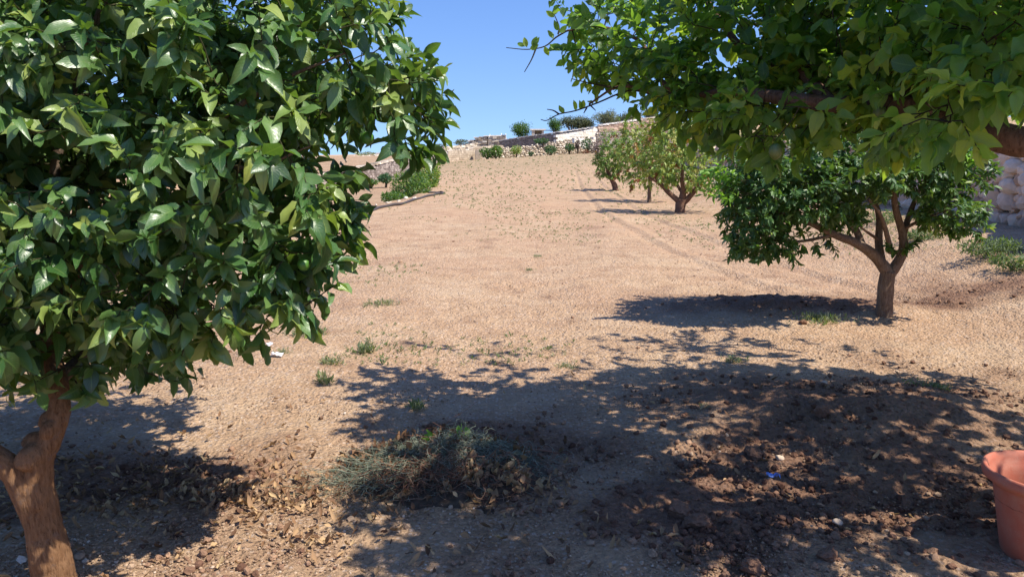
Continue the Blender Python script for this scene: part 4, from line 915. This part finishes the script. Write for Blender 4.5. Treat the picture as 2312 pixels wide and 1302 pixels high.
drystone("garden_wall", "white plain low wall half hidden behind the dry purple shrubs", [(1300, 313, 330, 101.8), (1372, 308, 328, 107)], M['stone_white'], 1.4, .4, .4, "dry stone walls", jit=.03, tl=(.7, 1))
drystone("garden_wall", "brownish wall with rough pale top rising to the wooden frame on the right skyline", [(1350, 285, 304, 108), (1400, 278, 298, 109), (1440, 272, 294, 110), (1520, 262, 290, 111)], M['stone_pink'], .36, .2, .6, "dry stone walls", cap=('stone_white', .5, .2), jit=.2, tl=(0, .6))
drystone("garden_wall", "pale rubble wall behind the thin trunked fruit tree", [(1345, 300, 330, 103), (1400, 294, 330, 103), (1520, 284, 320, 103)], M['stone_pale'], .4, .22, .5, "dry stone walls", jit=.25)
# tumbled rubble terrace at the end of the field
def rubble(name, label, prof, size, mat, sub=1, depth=.6, group="dry stone walls", tl=(.0, 1)):
    tops = np.array([P(u, vt, D) for u, vt, vb, D in prof]); bots = np.array([P(u, vb, D) for u, vt, vb, D in prof])
    xy = (tops[:, :2] + bots[:, :2]) / 2; S = np.concatenate([[0], np.cumsum(np.linalg.norm(np.diff(xy, axis=0), axis=1))]); tot = S[-1]
    org = np.array([xy[0][0], xy[0][1], bots[0][2]]); root = empty(name, org, label, "stone wall", group); root["kind"] = "thing"
    pos = []; sz = []; s = 0
    while s < tot:
        b0 = np.interp(s, S, bots[:, 2]); t0 = np.interp(s, S, tops[:, 2]); p = np.array([np.interp(s, S, xy[:, 0]), np.interp(s, S, xy[:, 1])])
        z = b0 + size * .2
        while z < t0 + size * .2:
            r = size * U(.38, .72)
            for q in range(2):
                pos.append([p[0] + R.normal(0, size * .22), p[1] + (q * .8 - .2) * depth * (.5 if q == 0 else .7) + (z - b0) * .12 + R.normal(0, size * .12), z + R.normal(0, size * .08)]); sz.append(r)
            z += r * 1.25
        s += size * .78
    rocks("stonework", np.array(pos), np.array(sz), .78, mat, root, sub, U(tl[0], tl[1], len(pos)), smoothf=False)
    return root
rubble("rubble_wall", "tumbled golden rubble wall along the far end of the field behind the round bushes", [(1128, 336, 360, 102), (1180, 332, 357, 103.5), (1256, 321, 350, 105), (1310, 312, 345, 107), (1350, 310, 343, 108)], .33, M['stone_pale'], 1, .7)
rubble("rubble_heap", "small heap of pale stones beside the left gatepost", [(984, 352, 364, 101), (1010, 358, 366, 101)], .35, M['stone_pale'], 1, .5)
# gateposts
def post(u, vt, vb, D, w, lab, mat):
    a = P(u, vb + 3, D); b_ = P(u, vt, D); h = b_[2] - a[2]
    bm = bmesh.new(); bmesh.ops.create_cube(bm, size=1); bmesh.ops.scale(bm, vec=(w, w, h), verts=bm.verts); bmesh.ops.bevel(bm, geom=bm.edges[:], offset=.06, segments=2, affect='EDGES')
    V = np.array([v.co[:] for v in bm.verts]); fs = [[x.index for x in f.verts] for f in bm.faces]; bm.free()
    byk = {}
    for f in fs: byk.setdefault(len(f), []).append(f)
    o = mesh("gatepost", V + np.array([b_[0], D, (a[2] + b_[2]) / 2]), [np.array(x) for x in byk.values()], M[mat], None, False, {"tint": np.full(len(V), .4)}, origin=[b_[0], D, a[2]])
    tag(o, lab, "gatepost", "gateposts at the end of the field")
post(1003, 343, 363, 100.2, .8, "broad left gatepost beside the dark stones at the end of the field", 'stone_white')
post(1079, 338, 362, 103.6, .75, "right gatepost next to the leafy fig bush at the end of the field", 'stone_pale')
# hut on the skyline
def boxes(name, lst, mat, parent=None, origin=None):
    V = []; Fc = []; c = 0; cube = np.array([[x, y, z] for z in (-1, 1) for y in (-1, 1) for x in (-1, 1)], float); fq = np.array([[0, 2, 3, 1], [4, 5, 7, 6], [0, 1, 5, 4], [2, 6, 7, 3], [0, 4, 6, 2], [1, 3, 7, 5]])
    for ctr, s in lst: V.append(cube * np.array(s) / 2 + np.array(ctr)); Fc.append(fq + c); c += 8
    return mesh(name, np.vstack(V), np.vstack(Fc), mat, parent, False, {"tint": np.full(c, .6)}, origin=origin)
hc = P(1218, 300, 131); hut = empty("stone_hut", hc - np.array([0, 0, 1.2]), "tiny flat roofed stone shelter with a dark opening between the skyline trees", "hut")
boxes("wall", [(hc + [-1.1, 0, -.45], (.5, 2, 1.7)), (hc + [.55, 0, -.45], (.35, 2, 1.7)), (hc + [-.15, .9, -.45], (1.4, .2, 1.69))], M['stone_pale'], hut)
boxes("roof", [(hc + [-.3, 0, .52], (2.7, 2.3, .22))], M['stone_white'], hut)
boxes("canopy", [(hc + [1.75, -.2, .40], (2.0, 1.4, .08))], M['dark'], hut)
# wooden frame on the right skyline
wf = P(1453, 280, 106); k = 106 / F
T = Tubes()
def bar(a, b_, r=.075): T.add(np.array([a, (a + b_) / 2, b_]), [r, r, r], 6)
bar(P(1441, 290, 106), P(1441, 268, 106)); bar(P(1440, 269, 106), P(1480, 266, 106)); bar(P(1442, 270, 106), P(1455, 283, 106), .05); bar(P(1458, 270, 106), P(1446, 284, 106), .05); bar(P(1445, 263, 106), P(1452, 269, 106), .05); bar(P(1478, 288, 106), P(1478, 266, 106))
o = T.build("wooden_frame", M['wood'], None, origin=wf); tag(o, "bleached timber frame with diagonal braces above the fruit trees", "wooden frame")
# bushes at the end of the field
FB = "bushes along the far end of the field"
bush("fig_bush", "large bright green leafy bush right of the right gatepost", "bush", FB, 1100, 346, 101, 17, 13, .9, 900, .26, M['ivy_leaf'], 0, .7)
bush("fig_bush", "bright green bush leaning on the large leafy one, in front of the beige wall", "bush", FB, 1120, 343, 101.3, 14, 14, .9, 800, .26, M['ivy_leaf'], .1, .85)
bush("round_bush", "bush with a visible stem and reddish green leaves against the golden rubble", "bush", FB, 1166, 341, 101, 13, 12, .8, 500, .24, M['peach_leaf'], .2, .95, shell=.6)
bush("round_bush", "tiny low dark bush between the stemmed bush and the dome bush", "bush", FB, 1199, 347, 101, 7, 4, .4, 200, .18, M['shrub_leaf'], 0, .6)
bush("round_bush", "blue green dome shaped bush in the middle of the golden rubble wall", "bush", FB, 1243, 338, 101, 15, 9, .8, 800, .2, M['shrub_leaf'], .2, .8)
bush("round_bush", "blue green bush right of the dome shaped bush, beside the dry purple shrubs", "bush", FB, 1286, 333, 101, 12, 8, .7, 600, .2, M['shrub_leaf'], 0, .6)
bush("creeper_bush", "green plant growing on top of the golden rubble against the dark wall", "bush", FB, 1222, 318, 104.5, 17, 6, .5, 500, .22, M['shrub_leaf'], .2, .9, z0=2.2)
bush("dry_shrub", "thin dark upright shrub left of the purple shrubs", "bush", FB, 1305, 326, 101, 5, 15, .3, 260, .2, M['dry_shrub'], 0, .5, shell=.5)
bush("dark_shrub", "dark green shrub between the thin upright one and the purple dry ones", "bush", FB, 1326, 326, 99, 14, 14, .8, 650, .22, M['shrub_leaf'], 0, .5)
bush("red_shrub", "small rust red plant at the foot of the dark green shrub", "bush", FB, 1323, 345, 96, 7, 8, .5, 260, .16, M['red_shrub'], 0, 1)
bush("dry_shrub", "wide dry purple grey shrub left of the farthest fruit tree", "bush", FB, 1350, 332, 95, 22, 18, .9, 900, .2, M['dry_shrub'], 0, 1, shell=.5)
bush("dry_shrub", "low grey shrub in the shade behind the farthest fruit tree", "bush", FB, 1352, 348, 80, 14, 8, .6, 360, .15, M['dry_shrub'], 0, .4, shell=.5)
bush("skyline_scrub", "grey green scrub on the skyline left of the stepped ruin", "bush", "scrub on the skyline", 1045, 322, 130, 22, 6, 1.0, 600, .25, M['olive_leaf'], 0, .8)
bush("skyline_scrub", "low thin scrub behind the wall on the skyline above the gateway", "bush", "scrub on the skyline", 990, 331, 130, 35, 5, .8, 600, .22, M['olive_leaf'], .2, 1)
bush("skyline_scrub", "yellowish dry scrub on the far left skyline under the hanging leaves", "bush", "scrub on the skyline", 830, 350, 104, 28, 6, .8, 600, .2, M['weed'], .2, 1)
bush("skyline_scrub", "small dark scrub on the skyline left of the big bank shrub", "bush", "scrub on the skyline", 900, 343, 128, 12, 4, .8, 250, .2, M['olive_leaf'], 0, .7)
bush("wall_plant", "small green plant in front of the pale rubble wall on the far left", "bush", "scrub on the skyline", 860, 365, 82, 8, 4, .4, 220, .16, M['shrub_leaf'], 0, .7)
def far_tree(label, u, v, D, a, c, mat, tlo, thi, n=2600, L=.3):
    c0 = P(u, v, D); k = D / F; base = np.array([c0[0], D, float(gz(c0[0], D))]); root = empty("olive_tree", base, label, "tree", "trees on the skyline")
    bl = []
    for i in range(9):
        bl.append((c0 + np.array([U(-.6, .6) * a * k, U(-.5, .5), U(-.5, .45) * c * k]), (a * k * U(.3, .5), 1.0, c * k * U(.35, .55))))
    foliage("crown", bl, n // 3, L, mat, root, 0, tlo, thi, aspect=.35, clump=4)
    T = Tubes()
    for i in range(4):
        e = c0 + np.array([U(-.5, .5) * a * k, U(-.3, .3), U(-.2, .4) * c * k]); T.add(catmull([base + [U(-.1, .1), 0, -.3], (base * .6 + e * .4), e], 3), np.linspace(.16, .04, 7), 6)
    T.build("trunk", M['bark_grey'], root)
far_tree("broad rounded olive tree left of the tiny stone shelter", 1183, 294, 131, 28, 14, M['ivy_leaf'], 0, .45)
far_tree("upright green tree right of the tiny stone shelter", 1251, 284, 132, 15, 16, M['ivy_leaf'], 0, .35, 2000)
far_tree("dark olive tree in the middle of the skyline row", 1290, 278, 133, 26, 13, M['olive_leaf'], 0, .4)
far_tree("dark low olive right of the middle one in the skyline row", 1322, 278, 133, 22, 12, M['olive_leaf'], 0, .5)
far_tree("tallest pale green round tree on the skyline", 1366, 268, 132, 24, 18, M['olive_leaf'], .4, 1)
far_tree("small dark tree between the tallest tree and the brown one", 1402, 270, 134, 18, 10, M['olive_leaf'], .1, .6, 1500)
far_tree("brownish olive tree left of the wooden frame", 1432, 263, 134, 20, 12, M['olive_leaf'], .5, 1, 1800)
far_tree("pale green tree behind the wooden frame under the lemon leaves", 1468, 258, 134, 24, 13, M['olive_leaf'], .5, 1, 1800)

# ------------------------------------------------------------------ right-hand wall of rounded fieldstones
root = empty("fieldstone_wall", (XW(9), 9, gz(XW(9), 9)), "wall of rounded pinkish fieldstones along the right side, in its own shade", "stone wall"); root["kind"] = "thing"
for (ya, yb, size, sub, nm) in ((4.5, 22, .25, 2, "near_stonework"), (22, 62, .42, 1, "far_stonework")):
    pos = []; sz = []; s = ya
    while s < yb:
        xw = float(XW(s)); zb = float(gz(xw - .4, s)); z = zb + size * .2; ht = 1.3 + .2 * float(vnoise(s * .6, 1.0)) + .9 * (1 - float(smooth(s, 8.5, 10.0)))
        while z < zb + ht:
            r = size * U(.36, .74)
            for q in range(2): pos.append([xw - .05 + q * .32 + (z - zb) * .1 + R.normal(0, .03), s + R.normal(0, size * .12), z + R.normal(0, size * .05)]); sz.append(r)
            z += r * 1.1
        s += size * .72
    rocks("stonework", np.array(pos), np.array(sz), .85, M['stone_pink'], root, sub, smoothf=False, amp=.16)
# weeds at its foot
for u, v, a, c, D, lab in [(2240, 560, 75, 24, 10.6, "dark weeds along the foot of the fieldstone wall, with a red flower in them"), (2290, 590, 40, 20, 9.8, "low weeds at the right edge below the fieldstone wall"), (1990, 490, 45, 18, 15, "pale green weeds behind the forked tree's trunk"), (2080, 530, 40, 12, 12.5, "sparse weeds between the forked tree and the fieldstone wall")]:
    D = float(G(u, v + c * .7)[1]) - .1
    bush("wall_weeds", lab, "weeds", "weeds by the fieldstone wall", u, v, D, a, c, .35, int(a * 22), .05, M['weed'], 0, .35, 6, False, .4, .3)
g = G(2205, 566) + np.array([0, -.05, .10]); root = empty("red_flower", g - np.array([0, 0, .12]), "small orange red flower among the weeds by the fieldstone wall", "flower")
leaves("petals", np.repeat(g[None], 9, 0), np.stack([np.cos(np.arange(9) * .7), np.sin(np.arange(9) * .7), np.full(9, .4)], -1), np.tile([0, 0, 1.0], (9, 1)), .045, .035, U(0, 1, 9), M['red'], root, 1)
T = Tubes(); T.add(np.array([g - [0, 0, .2], g - [0.01, 0, .1], g]), [.003] * 3, 4); T.build("stem", M['heap_green'], root)

# ------------------------------------------------------------------ flowerpot
Dq = 2.78; rc = P(2364, 1062, Dq); k = Dq / F; rr = 133 * k; hz_ = rc[2]; zg = float(gz(rc[0], rc[1]))
pot = empty("flowerpot", (rc[0], rc[1], zg), "terracotta coloured flowerpot cut by the right edge of the picture", "flowerpot")
prof_ = [(.0, .012), (.50, .012), (.52, .0), (.56, .02), (.66, .35), (.80, .78), (.83, .83), (.895, .85), (.93, .86), (.985, .885), (1.0, .92), (1.0, .965), (.985, .992), (.955, 1.0), (.915, .985), (.885, .93), (.86, .88), (.825, .84), (.80, .80), (.78, .74), (.74, .60)]
H = hz_ - zg; A = 72; V = []; 
for r, z in prof_:
    for i in range(A):
        an = 2 * pi * i / A; rad_ = r * rr
        V.append([rc[0] + cos(an) * rad_, rc[1] + sin(an) * rad_, zg + z * H])
idx = np.arange(len(V)).reshape(len(prof_), A); nx2 = np.roll(idx, -1, 1)
mesh("body", np.array(V), np.stack([idx[:-1], nx2[:-1], nx2[1:], idx[1:]], -1).reshape(-1, 4), M['terracotta'], pot, True, {"tint": np.full(len(V), .5)})
V = [[rc[0], rc[1], zg + .64 * H]]
for ring in (.3, .55, .76):
    for i in range(36): an = 2 * pi * i / 36; V.append([rc[0] + cos(an) * ring * rr, rc[1] + sin(an) * ring * rr, zg + (.63 + U(-.012, .012)) * H])
Fc = [[0, 1 + i, 1 + (i + 1) % 36, 1 + (i + 1) % 36] for i in range(36)]; Fq = []
for q in range(2):
    for i in range(36): a = 1 + q * 36 + i; b_ = 1 + q * 36 + (i + 1) % 36; Fq.append([a, a + 36, b_ + 36, b_])
mesh("potting_soil", np.array(V), [np.array(Fc)[:, :3], np.array(Fq)], M['pot_soil'], pot, True, {"tint": U(0, 1, len(V))})
n = 60; an = U(0, 6.3, n); r_ = U(0, .5, n) * rr
leaves("seedling", np.stack([rc[0] + np.cos(an) * r_, rc[1] + np.sin(an) * r_, np.full(n, zg + .65 * H)], -1), np.stack([np.cos(an), np.sin(an), np.ones(n) * .8], -1), np.tile([0, 0, 1.], (n, 1)), .04, .02, U(0, .7, n), M['shrub_leaf'], pot, 1)

# ------------------------------------------------------------------ heap of pulled weeds
hc = G(1005, 1075); hc[2] = float(gz(hc[0], hc[1]))
heap = empty("weed_heap", hc, "heap of pulled grey green weeds and dead leaves in the middle of the shaded soil", "weed heap")
def hz2(x, y):
    d = np.sqrt(((x - hc[0]) / .56) ** 2 + ((y - hc[1]) / .42) ** 2); return 0.19 * np.clip(1 - d ** 1.6, 0, 1) * (1 + .5 * vnoise(x * 9, y * 9, 3))
gx2 = np.linspace(-.6, .6, 60); gy2 = np.linspace(-.43, .43, 46); XX, YY = np.meshgrid(gx2 + hc[0], gy2 + hc[1]); ZZ = gz(XX, YY) + hz2(XX, YY) * .75 - .012
ii = np.arange(XX.size).reshape(XX.shape); mesh("matted_core", np.stack([XX, YY, ZZ], -1).reshape(-1, 3), np.stack([ii[:-1, :-1], ii[:-1, 1:], ii[1:, 1:], ii[1:, :-1]], -1).reshape(-1, 4), M['core'], heap, True, {"tint": U(0, 1, XX.size)})
def tangle(name, cx, cy, sx, sy, n, Lm, rad, mat, lift, curly=1.0, dirb=None):
    T = Tubes()
    for i in range(n):
        x0 = hc[0] + cx + R.normal(0, sx); y0 = hc[1] + cy + R.normal(0, sy); a = U(0, 6.3) if dirb is None else R.normal(dirb, .6); L = Lm * U(.4, 1.3); m = 7; pts = []; zz = U(.2, 1)
        da = R.normal(0, .5 * curly); z = float(gz(x0, y0)) + float(hz2(x0, y0)) * U(.6, 1.05) + .004; up = R.normal(.0, .25)
        for j in range(m):
            g0 = float(gz(x0, y0)) + float(hz2(x0, y0)) * .75 + .003
            pts.append([x0, y0, max(z, g0)]); x0 += cos(a) * L / m; y0 += sin(a) * L / m; z += up * L / m + R.normal(0, .004) + lift * L / m * (1 if j < 3 else -1.2); a += da + R.normal(0, .45 * curly)
        T.add(np.array(pts), np.linspace(rad, rad * .55, m), 3, tint=U(0, 1))
    return T.build(name, mat, heap)
tangle("green_stems", -.03, -.02, .22, .12, 2600, .12, .0013, M['heap_green'], .3, 2.6)
tangle("straw_stems", -.30, -.16, .15, .07, 330, .22, .0012, M['heap_green'], .1, .3, 3.5)
tangle("brown_stems", -.05, -.20, .22, .06, 480, .20, .0014, M['heap_brown'], .4, 1.0)
tangle("dry_twigs", .12, 0, .25, .14, 60, .30, .0020, M['heap_brown'], .05, .35)
tangle("grey_stems", .15, .12, .22, .1, 350, .16, .0013, M['heap_green'], .5, 1.2)
def heap_leaves(name, cx, cy, sx, sy, n, L0, L1, t0, t1, mat=None, up=.02):
    x = hc[0] + cx + R.normal(0, sx, n); y = hc[1] + cy + R.normal(0, sy, n); z = gz(x, y) + hz2(x, y) * .85 + U(0, up, n); a = U(0, 6.3, n)
    LL = U(L0, L1, n)
    return leaves(name, np.stack([x, y, z], -1), np.stack([np.cos(a), np.sin(a), R.normal(.2, .4, n)], -1), np.stack([R.normal(0, .8, n), R.normal(-.2, .8, n), np.ones(n)], -1), LL, LL * U(.4, .7, n), U(t0, t1, n), mat or M['litter'], heap, 2, .7, -.5, wave=.8)
heap_leaves("brown_leaves", -.28, .05, .18, .13, 120, .035, .065, .0, .35)
heap_leaves("front_leaves", .08, -.27, .2, .06, 50, .025, .05, .1, .6)
heap_leaves("back_leaves", .05, .26, .22, .07, 110, .03, .06, .0, .45)
heap_leaves("cream_leaves", .30, -.20, .14, .07, 55, .03, .065, .5, 0.85)
heap_leaves("scattered_leaves", 0, -.02, .42, .28, 70, .025, .055, .1, .7)
heap_leaves("fresh_leaves", .08, .10, .05, .03, 7, .06, .09, .1, .7, M['young_leaf'], .03)
# single things lying about
T = Tubes(); a = G(1170, 1034) + [0, 0, .05]; b_ = G(1262, 1036) + [0, 0, .02]; T.add(np.array([a, (a + b_) / 2 + [0, 0, .006], b_]), [.006, .005, .004], 6); o = T.build("stick", M['heap_brown'], None, origin=a); tag(o, "thin reddish stick poking out of the right side of the weed heap", "stick")
def scrap(name, u, v, s, mat, lab, cat):
    g = G(u, v) + [0, 0, .02]; m = 6; V = []; 
    for i in range(m):
        for j in range(m): V.append([g[0] + (i / 5 - .5) * s * 1.6 + R.normal(0, s * .06), g[1] + (j / 5 - .5) * s + R.normal(0, s * .06), g[2] + .012 + R.normal(0, s * .2)])
    idx = np.arange(36).reshape(6, 6); o = mesh(name, np.array(V), np.stack([idx[:-1, :-1], idx[:-1, 1:], idx[1:, 1:], idx[1:, :-1]], -1).reshape(-1, 4), mat, None, False, {"tint": U(0, 1, 36)}, origin=g)
    md = o.modifiers.new("thickness", 'SOLIDIFY'); md.thickness = .0015; tag(o, lab, cat)
scrap("plastic_scrap", 1745, 1088, .035, M['blue'], "small crumpled blue plastic scrap on the shaded dug soil", "litter")
scrap("paper_scrap", 626, 808, .055, M['white'], "crumpled white paper scrap on the sunlit soil beside a small weed", "litter")
scrap("paper_scrap", 607, 787, .045, M['white'], "small white scrap just above left of the larger paper scrap", "litter")
for o in SC.objects:
    if "_org" in o: del o["_org"]
print("verts", sum(len(o.data.vertices) for o in SC.objects if o.type == 'MESH'))
